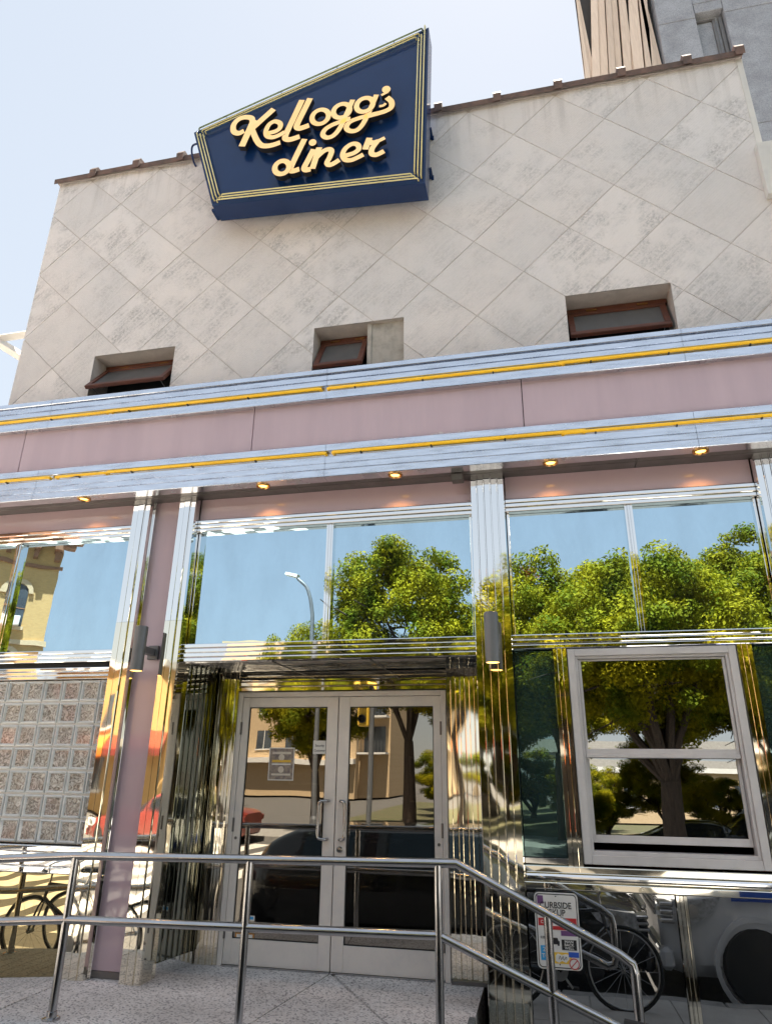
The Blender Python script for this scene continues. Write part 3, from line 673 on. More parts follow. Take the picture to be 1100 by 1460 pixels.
def doors():
    x0, x1, z0, z1 = -2.735, -.81, LZ+.012, 2.668
    fr = MB().box(x0, x0+.045, DY-.03, DY+.06, LZ, z1, b=.003).box(x1-.045, x1, DY-.03, DY+.06, LZ, z1, b=.003).box(x0+.045, x1-.045, DY-.029, DY+.059, z1-.045, z1, b=.003)
    fr.build('door_frame', 'doorpaint', diner)
    MB().box(x0+.045, x1-.045, DY-.04, DY+.06, LZ+.0005, LZ+.011).build('threshold', 'steel', diner)
    c = (x0+x1)/2
    for s_, (a, b) in ((-1, (x0+.048, c-.004)), (1, (c+.004, x1-.048))):
        so_, si = .065, .10
        L1, R1 = (so_, si) if s_ < 0 else (si, so_)
        t, bt = .085, .185; ztop = z1-.049
        d = MB().box(a, a+L1, DY-.022, DY+.022, z0, ztop, b=.002).box(b-R1, b, DY-.022, DY+.022, z0, ztop, b=.002).box(a+L1+.0005, b-R1-.0005, DY-.0215, DY+.0215, ztop-t, ztop, b=.002).box(a+L1+.0005, b-R1-.0005, DY-.0215, DY+.0215, z0, z0+bt, b=.002).build('door', 'doorpaint', diner)
        MB().box(a+L1, b-R1, DY-.004, DY+.004, z0+bt, ztop-t).build('pane', 'doorglass', d)
        MB().box(a+L1, b-R1, DY-.010, DY-.0045, z0+bt, z0+bt+.008).box(a+L1, b-R1, DY-.010, DY-.0045, ztop-t-.008, ztop-t).box(a+L1, a+L1+.007, DY-.0102, DY-.0045, z0+bt+.008, ztop-t-.008).box(b-R1-.007, b-R1, DY-.0102, DY-.0045, z0+bt+.008, ztop-t-.008).build('glazing_bead', 'black', d)
        zb = P(450, 1196, DY)[1]
        MB().box(a+.03, b-.03, DY+.04, DY+.075, zb-.018, zb+.018, b=.006).build('push_bar', 'steel', d)
        hx = (b-.055) if s_ < 0 else (a+.045); zt, zl = P(465, 1142, DY-.06)[1], P(465, 1197, DY-.06)[1]
        off = -.075*(1 if s_ < 0 else -.62)
        path = smooth_path([(hx, DY-.02, zt), (hx+off*.1, DY-.055, zt), (hx+off*.7, DY-.07, zt-.003), (hx+off, DY-.07, zt-.03), (hx+off, DY-.07, (zt+zl)/2), (hx+off, DY-.07, zl+.03), (hx+off*.7, DY-.07, zl+.003), (hx+off*.1, DY-.055, zl), (hx, DY-.02, zl)], 5)
        MB().tube(path, .0125, 10).build('handle', 'steel', d, smooth=True)
        ex = a if s_ < 0 else b
        for zz in (2.35, 1.55, .75):
            MB().tube([(ex, DY-.03, zz-.055), (ex, DY-.03, zz+.055)], .009, 8).build('hinge', 'soffit', d, smooth=True)
        if s_ > 0:
            zk = P(483, 1211, DY)[1]; MB().lathe([(.026, 0), (.026, -.008), (.019, -.016), (.0, -.017)], (a+.045, DY-.0225, zk), 16, 'y').build('lock', 'steel', d, smooth=True)
        sxx = (a+.03) if s_ < 0 else (b-.03)
        MB().lathe([(.012, 0), (.012, -.005), (.0, -.006)], (sxx, DY-.0225, P(333, 1194, DY)[1]), 12, 'y').build('screw', 'soffit', d)
doors()
# room behind the glass
def interior():
    rm = MB()
    rm.box(-5.2, 3.8, 4.6, 4.7, .3, 3.3)
    rm.build('interior_wall', 'roomwall', diner)
    MB().box(-5.2, 3.8, .64, 4.6, .42, .499).build('interior_floor', 'roomfloor', diner)
    MB().box(-5.2, 3.8, .64, 4.6, 3.1, 3.2).build('interior_ceiling', 'roomfloor', diner)
    MB().box(-5.25, -5.2, .1, 4.6, .3, 3.3).build('interior_wall', 'roomwall', diner); MB().box(3.8, 3.85, .1, 4.6, .3, 3.3).build('interior_wall', 'roomwall', diner)
    MB().box(-.19, 3.8, .30, .64, .42, .5).build('interior_floor', 'roomfloor', diner)
    MB().box(-3.0, -.5, 2.2, 2.7, .5, 1.45, b=.01).box(-3.05, -.45, 2.15, 2.75, 1.45, 1.5, b=.01).build('counter', 'roomfloor', diner)
    for x, z, wd, h in ((-1.6, 1.9, .55, .6), (-.85, 1.85, .3, .45), (-3.4, 2.0, .5, .4), (-2.6, 1.95, .45, .6)):
        f = MB().box(x-wd/2, x+wd/2, 4.55, 4.6, z-h/2, z+h/2, b=.005).build('picture', 'cream_paper', diner)
        MB().box(x-wd/2+.03, x+wd/2-.03, 4.54, 4.549, z-h/2+.03, z+h/2-.03).build('picture_print', 'roomfloor', f)
    for x in (.3, 1.5): 
        MB().box(x, x+.9, 1.4, 1.9, .5, 1.35, b=.03).build('booth', 'booth', diner)
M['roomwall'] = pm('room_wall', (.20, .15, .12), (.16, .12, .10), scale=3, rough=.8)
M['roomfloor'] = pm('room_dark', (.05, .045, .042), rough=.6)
M['booth'] = pm('booth_vinyl', (.25, .03, .04), rough=.4)
interior()

# ---- right bay: teal strips, sash window, black dado
def right_bay():
    x0, x1 = .216, 1.42; zt, zb = 2.898, 1.41
    tw = MB().box(-.19, .108, .04, .07, 1.43, 2.90).build('side_light', 'gap', diner)
    MB().box(-.188, .106, .032, .039, 1.44, 2.898).build('pane', 'teal', tw)
    MB().box(-.19, .108, .0, .04, 1.40, 1.438, b=.003).build('sill', 'chrome', tw)
    for a, b in ((.108, .214), (1.422, 1.53)):
        MB().ext_z(bead_profile(a, b, -.035, .08, 3, .007, .008), 1.36, 2.901).build('window_mullion', 'chrome_wavy', diner)
    tr = MB().box(1.53, 1.764, .04, .07, 1.40, 2.90).build('side_light', 'gap', diner)
    MB().box(1.532, 1.762, .032, .039, 1.40, 2.898).build('pane', 'teal', tr)
    sw = MB().box(x0, x0+.055, -.03, .09, zb, zt, b=.003).box(x1-.055, x1, -.03, .09, zb, zt, b=.003).box(x0+.0555, x1-.0555, -.029, .089, zt-.055, zt, b=.003).box(x0+.0555, x1-.0555, -.029, .089, zb, zb+.06, b=.003).build('sash_window', 'sashpaint', diner)
    MB().box(x0+.055, x0+.075, -.012, .08, zb+.06, zt-.055, b=.002).box(x1-.075, x1-.055, -.012, .08, zb+.06, zt-.055, b=.002).box(x0+.0755, x1-.0755, -.011, .079, zt-.075, zt-.0552, b=.002).box(x0+.0755, x1-.0755, -.011, .079, zb+.0602, zb+.085, b=.002).build('track', 'sashpaint', sw)
    a, b = x0+.078, x1-.078
    def sash(y, z0, z1, rb, rt_, st, name, tilt=0):
        s = MB().box(a, a+st, y, y+.03, z0, z1, b=.002).box(b-st, b, y, y+.03, z0, z1, b=.002).box(a+st, b-st, y+.0005, y+.0295, z0, z0+rb, b=.002).box(a+st, b-st, y+.0005, y+.0295, z1-rt_, z1, b=.002).build(name, 'sashpaint', sw)
        dy = math.tan(tilt)*(z1-z0-rb-rt_)
        g = MB().add([(a+st, y+.010, z0+rb), (b-st, y+.010, z0+rb), (b-st, y+.010+dy, z1-rt_), (a+st, y+.010+dy, z1-rt_), (a+st, y+.014, z0+rb), (b-st, y+.014, z0+rb), (b-st, y+.014+dy, z1-rt_), (a+st, y+.014+dy, z1-rt_)],
                     [(0, 1, 2, 3), (7, 6, 5, 4), (0, 4, 5, 1), (2, 6, 7, 3), (1, 5, 6, 2), (0, 3, 7, 4)])
        g.build('pane', 'sashglass', sw)
    zm = P(940, 1073, .0)[1]
    sash(.01, zm-.02, zt-.078, .045, .012, .02, 'upper_sash')
    zlb = P(940, 1205, 0)[1]
    sash(.045, zlb, zm+.03, .05, .04, .022, 'lower_sash', R(.7))
    MB().box(a, b, -.002, .012, zm-.038, zm-.012, b=.003).build('meeting_rail', 'sashpaint', sw)
    # sill moulding and black dado
    hmould(-.19, 1.764, 1.245, 1.398, -.045, 3, 'sill_moulding', 'chrome_wavy')
    MB().box(-.19, 1.764, -.07, .03, 1.31, 1.345, b=.012).build('sill_nose', 'chrome', diner)
    db = MB().box(-.19, 1.764, .0, .04, .02, 1.244).build('dado', 'gap', diner)
    MB().box(-.188, .782, -.022, -.002, .16, 1.243).build('dado_panel', 'blackglass', db)
    MB().box(.862, 1.763, -.022, -.002, .16, 1.243).build('dado_panel', 'blackglass', db)
    MB().ext_z(bead_profile(.784, .860, -.05, .0, 3, .007, .008), .16, 1.244).build('dado_mullion', 'chrome_wavy', db)
    MB().box(-.19, 1.764, -.04, -.001, .013, .159, b=.004).build('dado_base', 'chrome_wavy', db)
right_bay()
# bay beyond the right pilaster and body of the building
MB().box(2.051, XR, .0, .06, .02, 2.9).build('dado', 'blackglass', diner)
MB().box(XL, -5.25, .12, 9, .02, 4.75).box(3.86, XR, .12, 9, .02, 4.75).box(-5.25, 3.86, 4.71, 9, .02, 4.75).box(-5.25, 3.86, .12, 4.71, 3.21, 4.75).build('building_core', 'mortar', diner)
# white steel bracket on the left flank
bk = MB(); ya = .6
p1, p2, p3 = P(-60, 492, ya), P(32, 477, ya), P(24, 536, ya)
bk.tube([(p1[0]-.4, ya, p1[1]), (WX0+.0, ya, p2[1])], .06, 4); bk.tube([(WX0-.95, ya+.0, p1[1]+.02), (WX0+.0, ya, p3[1]-.02)], .06, 4)
bk.build('bracket', 'white', diner)

# ================================================================== ROOF SIGN
def sign():
    yf, yb = -.25, -.03
    C = [P(277, 190, yf), P(611, 40, yf), P(606, 262, yf), P(303, 294, yf)]          # TL TR BR BL
    cx = sum(c[0] for c in C)/4; cz = min(c[1] for c in C)
    t = thing('sign', 'navy angular sign box with cream script letters and yellow tubes on tiled wall', 'sign', (cx, yb, cz))
    put(t, MB().prism(C[::-1], yf+.012, yb), 'box', 'navy')
    def inset(d):
        n = 4; out = []
        cen = Vector((sum(c[0] for c in C)/4, sum(c[1] for c in C)/4)); lines = []
        for i in range(4):
            a, b = Vector(C[i]), Vector(C[(i+1) % 4]); nn = Vector((-(b-a).y, (b-a).x)).normalized()
            if nn.dot(cen-a) < 0: nn = -nn
            lines.append((a+nn*d, (b-a)))
        for i in range(4):
            p, u = lines[i-1]; q, v_ = lines[i]
            den = u.x*v_.y-u.y*v_.x; s = ((q-p).x*v_.y-(q-p).y*v_.x)/den; out.append(p+u*s)
        return out
    I = inset(.022)
    rim = MB()
    for i in range(4):
        a, b = C[i], C[(i+1) % 4]; a2, b2 = I[i], I[(i+1) % 4]
        rim.prism([tuple(a), tuple(b), tuple(b2), tuple(a2)], yf-.008, yf+.0115)
    put(t, rim, 'rim', 'navy')
    put(t, MB().prism([tuple(p) for p in inset(.024)][::-1], yf, yf+.0118), 'face', 'navy')
    ty = yf-.045
    for d, k in ((.040, 0), (.075, 1), (.110, 2)):
        Q = inset(d)
        for i in range(4):
            a, b = Vector(Q[i]), Vector(Q[(i+1) % 4]); u = (b-a).normalized(); a = a+u*.03; b = b-u*.03
            if i == 0 and k == 0: a += Vector((0, .022)); b += Vector((0, .022)); 
            if i == 1 and k == 0: a -= u*.09
            m = 'greentube' if (i == 0 and k == 0) else 'tube'
            o = put(t, MB().tube([(a.x, yf-.005, a.y), (a.x, ty+.01, a.y), (a.x+u.x*.012, ty, a.y+u.y*.012), (b.x-u.x*.012, ty, b.y-u.y*.012), (b.x, ty+.01, b.y), (b.x, yf-.005, b.y)], .0095 if m == 'greentube' else .0072, 8), 'tube', m, True)
            ln = (b-a).length; nn = max(2, int(ln/.6))
            for j in range(nn):
                p = a+(b-a)*((j+.5)/nn); put(o, MB().tube([(p.x, yf, p.y), (p.x, ty+.004, p.y)], .004, 6).box(p.x-.008, p.x+.008, ty-.0, ty+.006, p.y-.010, p.y-.006), 'standoff', 'steel')
    # brackets to the wall
    for u, v in ((617, 184), (617, 241)):
        x, z = P(u, v, -.0); put(t, MB().box(x-.22, x-.015, -.02, WY+.005, z-.012, z+.012, b=.003).box(x-.035, x-.008, WY-.012, WY+.004, z-.03, z+.03), 'bracket', 'navy')
    x, z = P(306, 300, 0); put(t, MB().box(x-.02, x+.1, -.03, WY+.004, z-.03, z+.0), 'bracket', 'navy')
    a = P(284, 210, 0); put(t, MB().tube(smooth_path([(a[0]+.05, -.05, a[1]), (a[0]-.06, -.04, a[1]+.0), (a[0]-.10, .02, a[1]-.05), (a[0]-.09, .1, a[1]-.15), (a[0]-.06, .2, a[1]-.16)], 5), .012, 8), 'conduit', 'navy', True)
    # letters
    y0, y1 = yf-.105, yf-.045
    A = lambda x, y: P(270+x/5.033, 30+y/5.033, y0)
    B_ = lambda x, y: P(440+x/5.035, 30+y/5.035, y0)
    unit = abs(B_(100, 600)[0]-B_(0, 600)[0])/100
    def ribbon(pts, wd, lift):
        pts = [Vector(p) for p in pts]; n = len(pts)
        W_ = wd if isinstance(wd, list) else [wd]*n
        Lf, Rt = [], []
        for i, p in enumerate(pts):
            d = (pts[min(i+1, n-1)]-pts[max(i-1, 0)]).normalized(); nn = Vector((-d.y, d.x))
            k = W_[min(len(W_)-1, int(i*len(W_)/n))]*unit*.475; Lf.append(p+nn*k); Rt.append(p-nn*k)
        mb = MB(); o = 0
        vs = [(q.x, y0-lift, q.y) for q in Lf]+[(q.x, y0-lift, q.y) for q in Rt]+[(q.x, y1, q.y) for q in Lf]+[(q.x, y1, q.y) for q in Rt]
        fs = []; ss = []
        for i in range(n-1):
            fs.append((i, i+1, n+i+1, n+i)); ss += [(i, 2*n+i, 2*n+i+1, i+1), (n+i, n+i+1, 3*n+i+1, 3*n+i), (2*n+i, 3*n+i, 3*n+i+1, 2*n+i+1)]
        ss += [(0, n, 3*n, 2*n), (n-1, 3*n-1, 4*n-1, 2*n-1)]
        return vs, fs, ss
    cnt = [0]
    def letter(strokes):
        face = MB(); side = MB()
        for f, pts, wd, sm in strokes:
            q = [f(*p) for p in (smooth_path(pts, 7, sm == 'c') if sm else pts)]
            if sm == 'c': q = q+[q[0], q[1]]
            cnt[0] += 1
            vs, fs, ss = ribbon(q, wd, .0007*(cnt[0] % 6)); face.add(vs, fs); side.add(vs, ss)
        o = put(t, side, 'letter', 'ink'); put(o, face, 'letter_face', 'cream')
    def ell(cx, cy, rx, ry, rot, n=14):
        return [(cx+rx*math.cos(q)*math.cos(rot)-ry*math.sin(q)*math.sin(rot), cy+rx*math.cos(q)*math.sin(rot)+ry*math.sin(q)*math.cos(rot)) for q in [2*math.pi*k/n for k in range(n)]]
    letter([(A, [(392, 788), (352, 806), (318, 790), (318, 745), (352, 706), (402, 690), (446, 698), (452, 730)], 44, 1), (A, [(462, 712), (376, 900)], 52, 0),
            (A, [(605, 632), (430, 790)], 50, 0), (A, [(446, 770), (480, 850), (512, 890), (552, 898), (600, 890), (652, 872)], 44, 1)])
    letter([(A, [(560, 808), (620, 792), (650, 768), (650, 735), (612, 722), (572, 745), (550, 792), (558, 826), (596, 836), (640, 822), (684, 798)], 38, 1)])
    letter([(A, [(808, 566), (750, 690), (700, 795), (686, 836), (706, 850), (738, 846), (790, 828)], 46, 1)])
    letter([(A, [(866, 554), (815, 655), (778, 730), (770, 760), (788, 770), (812, 765), (858, 748)], 46, 1)])
    letter([(B_, ell(83, 688, 62, 48, R(-28)), 38, 'c')])
    letter([(B_, ell(236, 645, 62, 46, R(-28)), 38, 'c'), (B_, [(316, 566), (262, 690), (222, 772), (176, 824), (130, 838), (102, 818), (118, 780), (180, 742), (300, 700)], 38, 1)])
    letter([(B_, ell(402, 603, 62, 46, R(-28)), 38, 'c'), (B_, [(486, 528), (438, 640), (392, 732), (350, 780), (302, 790), (270, 768), (290, 728), (350, 700), (450, 672), (540, 652)], 38, 1)])
    letter([(B_, [(505, 612), (535, 606), (552, 590)], 22, 1), (B_, [(560, 548), (592, 578), (592, 618), (556, 644), (500, 662), (420, 684)], 40, 1)])
    letter([(B_, ell(556, 492, 15, 14, 0, 12), 31, 'c'), (B_, [(568, 510), (520, 534)], 20, 0)])
    letter([(A, ell(664, 1052, 54, 44, R(-32)), 40, 'c'), (A, [(826, 846), (760, 980), (726, 1058), (740, 1076), (788, 1062)], 44, 1)])
    letter([(A, [(892, 920), (850, 1000), (824, 1052), (836, 1068), (870, 1062)], 44, 1), (A, ell(884, 872, 14, 13, 0, 12), 27, 'c')])
    letter([(B_, [(76, 908), (26, 1062)], 44, 0), (B_, [(52, 985), (100, 940), (142, 922), (164, 936), (150, 980), (132, 1018), (148, 1034), (178, 1024), (220, 998)], 40, 1)])
    letter([(B_, [(262, 968), (322, 950), (358, 922), (352, 890), (312, 884), (264, 916), (244, 962), (262, 996), (302, 1000), (345, 984), (392, 960)], 38, 1)])
    letter([(B_, [(436, 838), (404, 922)], 44, 0), (B_, [(424, 866), (470, 872), (546, 838)], [44, 40, 30], 1), (B_, [(490, 866), (454, 916), (452, 952), (486, 960), (540, 934)], 40, 1)])
sign()

# ================================================================== LIGHTS ON THE FACADE
def downlight(x, y, label):
    t = thing('downlight', label, 'ceiling light', (x, y, SZ), 'recessed downlights along the canopy')
    put(t, MB().lathe([(.062, .003), (.062, -.010), (.050, -.014), (.044, -.004), (.040, .004)], (x, y, SZ), 24), 'trim_ring', 'brass', True)
    put(t, MB().lathe([(.038, .0), (.030, -.002), (.0, -.003)], (x, y, SZ-.001), 20), 'bulb', 'lamp_on', True)
    l = bpy.data.lights.new('downlight_lamp', 'SPOT'); l.energy = 2.8; l.color = (1, .47, .12); l.spot_size = R(100); l.spot_blend = .8; l.shadow_soft_size = .03
    o = bpy.data.objects.new('downlight_lamp', l); COL.objects.link(o); o.parent = t; o.location = (0, 0, -.03); o.rotation_euler = (R(18), 0, 0)
for u, v, lb in ((120, 711, 'above the window beside the pink panel'), (375, 692.5, 'nearer the pink panel over the door bay'), (563, 677, 'beside the junction box over the door bay'),
                 (784, 659.5, 'over the left sash pane'), (998, 643, 'over the right sash pane')):
    x, y = FL(u, v, SZ); downlight(x, y-.0, 'round lit brass downlight in the canopy soffit, '+lb)
def sconce(x, y, z0, z1, yw, bx, label):
    t = thing('wall_sconce', label, 'wall lamp', (x, y, z0), 'grey cylinder wall lamps')
    r = .054
    put(t, MB().lathe([(r-.004, .004), (r, .0), (r, z1-z0-.006), (r-.006, z1-z0), (r-.02, z1-z0+.001)], (x, y, z0), 28), 'shade', 'sconce', True)
    put(t, MB().lathe([(r-.006, .0), (r-.014, -.002), (0, -.002)], (x, y, z0+.002), 24), 'lens', 'lamp_soft', True)
    zc = (z0+z1)/2-.0
    put(t, MB().box(bx-.05, bx+.05, yw-.03, yw, zc-.06, zc+.06, b=.004), 'back_plate', 'sconce')
    put(t, MB().box(min(x, bx)-.025, max(x, bx)+.025, y+r-.01, yw-.029, zc-.03, zc+.03, b=.003), 'arm', 'sconce')
sconce(-3.315, -.25, 2.765, 3.142, -.002, -3.315, 'grey metal cylinder wall lamp mounted on the pink panel')
sconce(-.335, -.30, 2.765, 3.145, -.10, -.335, 'grey metal cylinder wall lamp mounted on the ribbed chrome pilaster')

# ================================================================== NOTICES
def curbside():
    x0, x1, z0, z1 = -.14, .15, .78, 1.232; y = -.062; c = (x0+x1)/2; r = .03
    t = thing('parking_sign', 'white rounded curbside pickup sign covered in stickers on black dado', 'sign', (c, y, z0))
    def rr(x0, x1, z0, z1, r):
        out = []
        for cx, cz, a in ((x1-r, z1-r, 0), (x0+r, z1-r, 90), (x0+r, z0+r, 180), (x1-r, z0+r, 270)):
            for k in range(5): q = R(a+k*22.5); out.append((cx+r*math.cos(q), cz+r*math.sin(q)))
        return out
    put(t, MB().prism(rr(x0, x1, z0, z1, r), y, y+.004), 'plate', 'white')
    put(t, MB().prism(rr(x0+.008, x1-.008, z0+.008, z1-.008, r-.006), y-.0012, y+.001), 'border', 'ink')
    put(t, MB().prism(rr(x0+.014, x1-.014, z0+.014, z1-.014, r-.010), y-.0022, y-.0008), 'field', 'white')
    put(t, MB().box(c-.1, c-.06, y+.004, -.022, z1-.09, z1-.05).box(c+.06, c+.1, y+.004, -.022, z1-.09, z1-.05), 'mount', 'steel')
    def tx(s, size, x, z, m='ink', yy=.0036, sx=1.0, name='lettering', rot=0):
        o = text_mesh(s, size, name, m, t, Matrix.Translation((x-c, -yy, z-z0)) @ FACE_Y @ Matrix.Rotation(rot, 4, 'Z'), .0006, sx=sx)
    tx('CURBSIDE', .054, c-.005, z1-.078, sx=.86); tx('PICKUP', .054, c-.02, z1-.122, sx=.86)
    def st(xa, xb, za, zb, m, yy=.0034, rot=0):
        put(t, MB().box(xa, xb, y-yy, y-.0023, za, zb), 'sticker', m)
    st(x0+.02, x0+.06, z1-.07, z1-.02, 'violet'); st(x0+.02, x0+.115, z1-.20, z1-.155, 'red'); st(x0+.07, x0+.26, z1-.222, z1-.20, 'red', .0037)
    st(x0+.17, x0+.272, z1-.20, z1-.15, 'red', .0032); st(x0+.165, x0+.27, z1-.255, z1-.225, 'violet', .004)
    st(x0+.025, x0+.085, z0+.05, z0+.135, 'cyan'); tx('ZI', .034, x0+.055, z0+.112, 'white', .0045); tx('TO', .034, x0+.055, z0+.075, 'white', .0045)
    st(x0+.11, x0+.225, z0+.035, z0+.10, 'yprint'); st(x0+.205, x0+.272, z0+.075, z0+.105, 'blue', .0046); st(x0+.165, x0+.262, z0+.115, z0+.175, 'ink', .0038)
    tx('MAN', .022, x0+.213, z0+.164, 'white', .0048, 1.2); tx('BACK', .022, x0+.213, z0+.145, 'white', .0048, 1.1); tx('WELL', .022, x0+.213, z0+.126, 'white', .0048, 1.1)
    tx('con', .030, x0+.05, z0+.185, 'ink', .0036); tx('CHII', .026, x0+.06, z1-.178, 'white', .0046)
    # car symbol
    put(t, MB().box(x0+.098, x0+.152, y-.0034, y-.0023, z0+.145, z0+.165).prism([(x0+.104, z0+.165), (x0+.146, z0+.165), (x0+.139, z0+.183), (x0+.111, z0+.183)], y-.0036, y-.0023).box(x0+.10, x0+.112, y-.0035, y-.0023, z0+.137, z0+.145).box(x0+.138, x0+.15, y-.0035, y-.0023, z0+.137, z0+.145), 'car_symbol', 'ink')
    # torn yellow tag scribble and round no-sign sticker
    put(t, MB().prism([(x0+.118, z0+.05), (x0+.14, z0+.04), (x0+.16, z0+.052), (x0+.185, z0+.042), (x0+.205, z0+.06), (x0+.212, z0+.085), (x0+.19, z0+.092), (x0+.16, z0+.085), (x0+.135, z0+.094), (x0+.12, z0+.08)], y-.0042, y-.0034), 'sticker', 'white')
    put(t, MB().tube(smooth_path([(x0+.14, y-.0046, z0+.06), (x0+.15, y-.0046, z0+.08), (x0+.155, y-.0046, z0+.058), (x0+.168, y-.0046, z0+.078), (x0+.172, y-.0046, z0+.056), (x0+.188, y-.0046, z0+.076), (x0+.19, y-.0046, z0+.06)], 4), .0016, 5), 'scribble', 'ink')
    cx_, cz_ = x0+.238, z0+.038
    put(t, MB().lathe([(.034, 0), (.034, -.0005)], (cx_, y-.0046, cz_), 20, 'y'), 'sticker', 'white')
    put(t, MB().tube([(cx_+.030*math.cos(q), y-.0054, cz_+.030*math.sin(q)) for q in [2*math.pi*k/20 for k in range(20)]], .0034, 5, closed=True).tube([(cx_-.02, y-.0054, cz_-.02), (cx_+.02, y-.0054, cz_+.02)], .003, 5), 'ring', 'red')
    for zz in (z1-.022, z0+.03): put(t, MB().lathe([(.004, 0), (.004, -.004), (0, -.005)], (c, y-.0022, zz), 8, 'y'), 'rivet', 'ink')
curbside()
def notices():
    y = DY-.0045
    (xa, zt), (xb, zb) = P(385, 1066, DY), P(418, 1113, DY)
    t = thing('poster', 'small pale event poster taped to the left door pane', 'poster', ((xa+xb)/2, y, zb))
    put(t, MB().box(xa, xb, y-.002, y-.0004, zb, zt), 'sheet', 'white'); put(t, MB().box(xa+.008, xb-.008, y-.003, y-.0018, zb+.008, zt-.008), 'print', 'posterprint')
    for i, (za, h, m) in enumerate(((.80, .05, 'cream_paper'), (.55, .05, 'yprint'), (.47, .03, 'white'), (.15, .04, 'cream_paper'))):
        put(t, MB().box(xa+.03, xb-.03, y-.0036, y-.0029, zb+(zt-zb)*za, zb+(zt-zb)*za+h*.4), 'print', m)
    for zz in (.33, .70): put(t, MB().lathe([(.028, 0), (.028, -.0005)], ((xa+xb)/2, y-.0031, zb+(zt-zb)*zz), 12, 'y'), 'print', 'cream_paper')
    (xa, zt), (xb, zb) = P(447, 1056, DY), P(465, 1075, DY)
    t = thing('security_notice', 'small white security notice on the left door pane near its handle', 'notice', ((xa+xb)/2, y, zb))
    put(t, MB().box(xa, xb, y-.002, y-.0004, zb, zt), 'sheet', 'white')
    for s_, k in (('Security', .62), ('Customer', .25)): text_mesh(s_, .028, 'lettering', 'ink', t, Matrix.Translation((-.0, -.0028, (zt-zb)*k)) @ FACE_Y, .0003, sx=.9)
    (xa, zt), (xb, zb) = P(336, 1329, DY), P(362, 1347, DY)
    t = thing('framed_notice', 'gold framed paper notice low behind the left door pane', 'notice', ((xa+xb)/2, y, zb))
    put(t, MB().box(xa, xb, y-.004, y-.0004, zb, zt, b=.001), 'frame', 'brass'); put(t, MB().box(xa+.014, xb-.014, y-.005, y-.0035, zb+.014, zt-.01), 'sheet', 'white')
    (xa, zt), (xb, zb) = P(354, 1305, DY), P(363, 1313, DY)
    t = thing('door_sticker', 'tiny pale blue square sticker on the left door pane', 'sticker', ((xa+xb)/2, y, zb))
    put(t, MB().box(xa, xb, y-.0012, y-.0004, zb, zt), 'sheet', 'white'); put(t, MB().box(xa+.01, xb-.01, y-.002, y-.0011, zb+.01, zb+.03), 'print', 'cyan')
M['posterprint'] = pm('poster_print', (.16, .13, .14), (.40, .33, .26), scale=22, rough=.6)
notices()

# ================================================================== HANDRAIL
def handrail():
    t = thing('handrail', 'two-rail stainless steel handrail round the landing in front of the door', 'handrail', (-3.15, -.9, LZ))
    r = .027
    def Z(u, v, y): x, z = P(u, v, y); return (x, y, z)
    ya, yb_ = -.88, -.74
    c1 = Z(111, 1220, ya); c3 = Z(650, 1231, yb_); e1 = Z(897, 1369, yb_); e2 = Z(908, 1468, yb_)
    top = [Z(-260, 1240, ya), Z(-40, 1226, ya), c1, c3]
    l1 = Z(97, 1311, ya); l3 = Z(626, 1334, yb_)
    xs = e1[0]; zl = e2[2]-.02
    dirn = (Vector(e1)-Vector(c3)).normalized()
    top += [tuple(Vector(e1)-dirn*.06), tuple(Vector(e1)+Vector((.012, 0, -.02))), (e1[0]+.022, yb_, e1[2]-.07), (e1[0]+.022, yb_, zl+.06), (e1[0]+.008, yb_, zl+.015), (e1[0]-.04, yb_, zl)]
    slope = (e1[2]-c3[2])/(e1[0]-c3[0])
    low_end = (e1[0]-.04, yb_, zl)
    put(t, MB().tube(top, r, 14), 'rail', 'steel', True)
    low_ = [Z(-260, 1326, ya), Z(-40, 1315, ya), l1, l3, low_end]
    put(t, MB().tube(low_, r*.98, 14), 'rail', 'steel', True)
    def lev(x): return LZ if x > -3.6 else LZ-(-3.6-x)/13
    posts = []
    p1b = (FL(75, 1455, LZ)); 
    def rail_at(x):                                   # underside anchor on the top rail
        for a, b in zip(top[:5], top[1:6]):
            if min(a[0], b[0]) <= x <= max(a[0], b[0]): k = (x-a[0])/(b[0]-a[0]); return a[1]+(b[1]-a[1])*k, a[2]+(b[2]-a[2])*k
        return top[0][1], top[0][2]
    x4 = Z(786, 1400, yb_)[0]
    for x in (c1[0]-.01, Z(347, 1350, -.82)[0], Z(626, 1350, yb_)[0], x4, -4.9):
        y, z = rail_at(x)
        zb = lev(x) if x < -.56 else (.167 if x > -.24 else .333)
        if x == x4: zb = .167 if x < .05 else .012
        put(t, MB().tube([(x, y, zb), (x, y, z)], r*.95, 14), 'post', 'steel', True)
        put(t, MB().lathe([(.055, 0), (.055, .008), (.045, .012), (r+.006, .014), (r+.004, .045), (r, .047)], (x, y, zb), 20), 'flange', 'steel', True)
handrail()

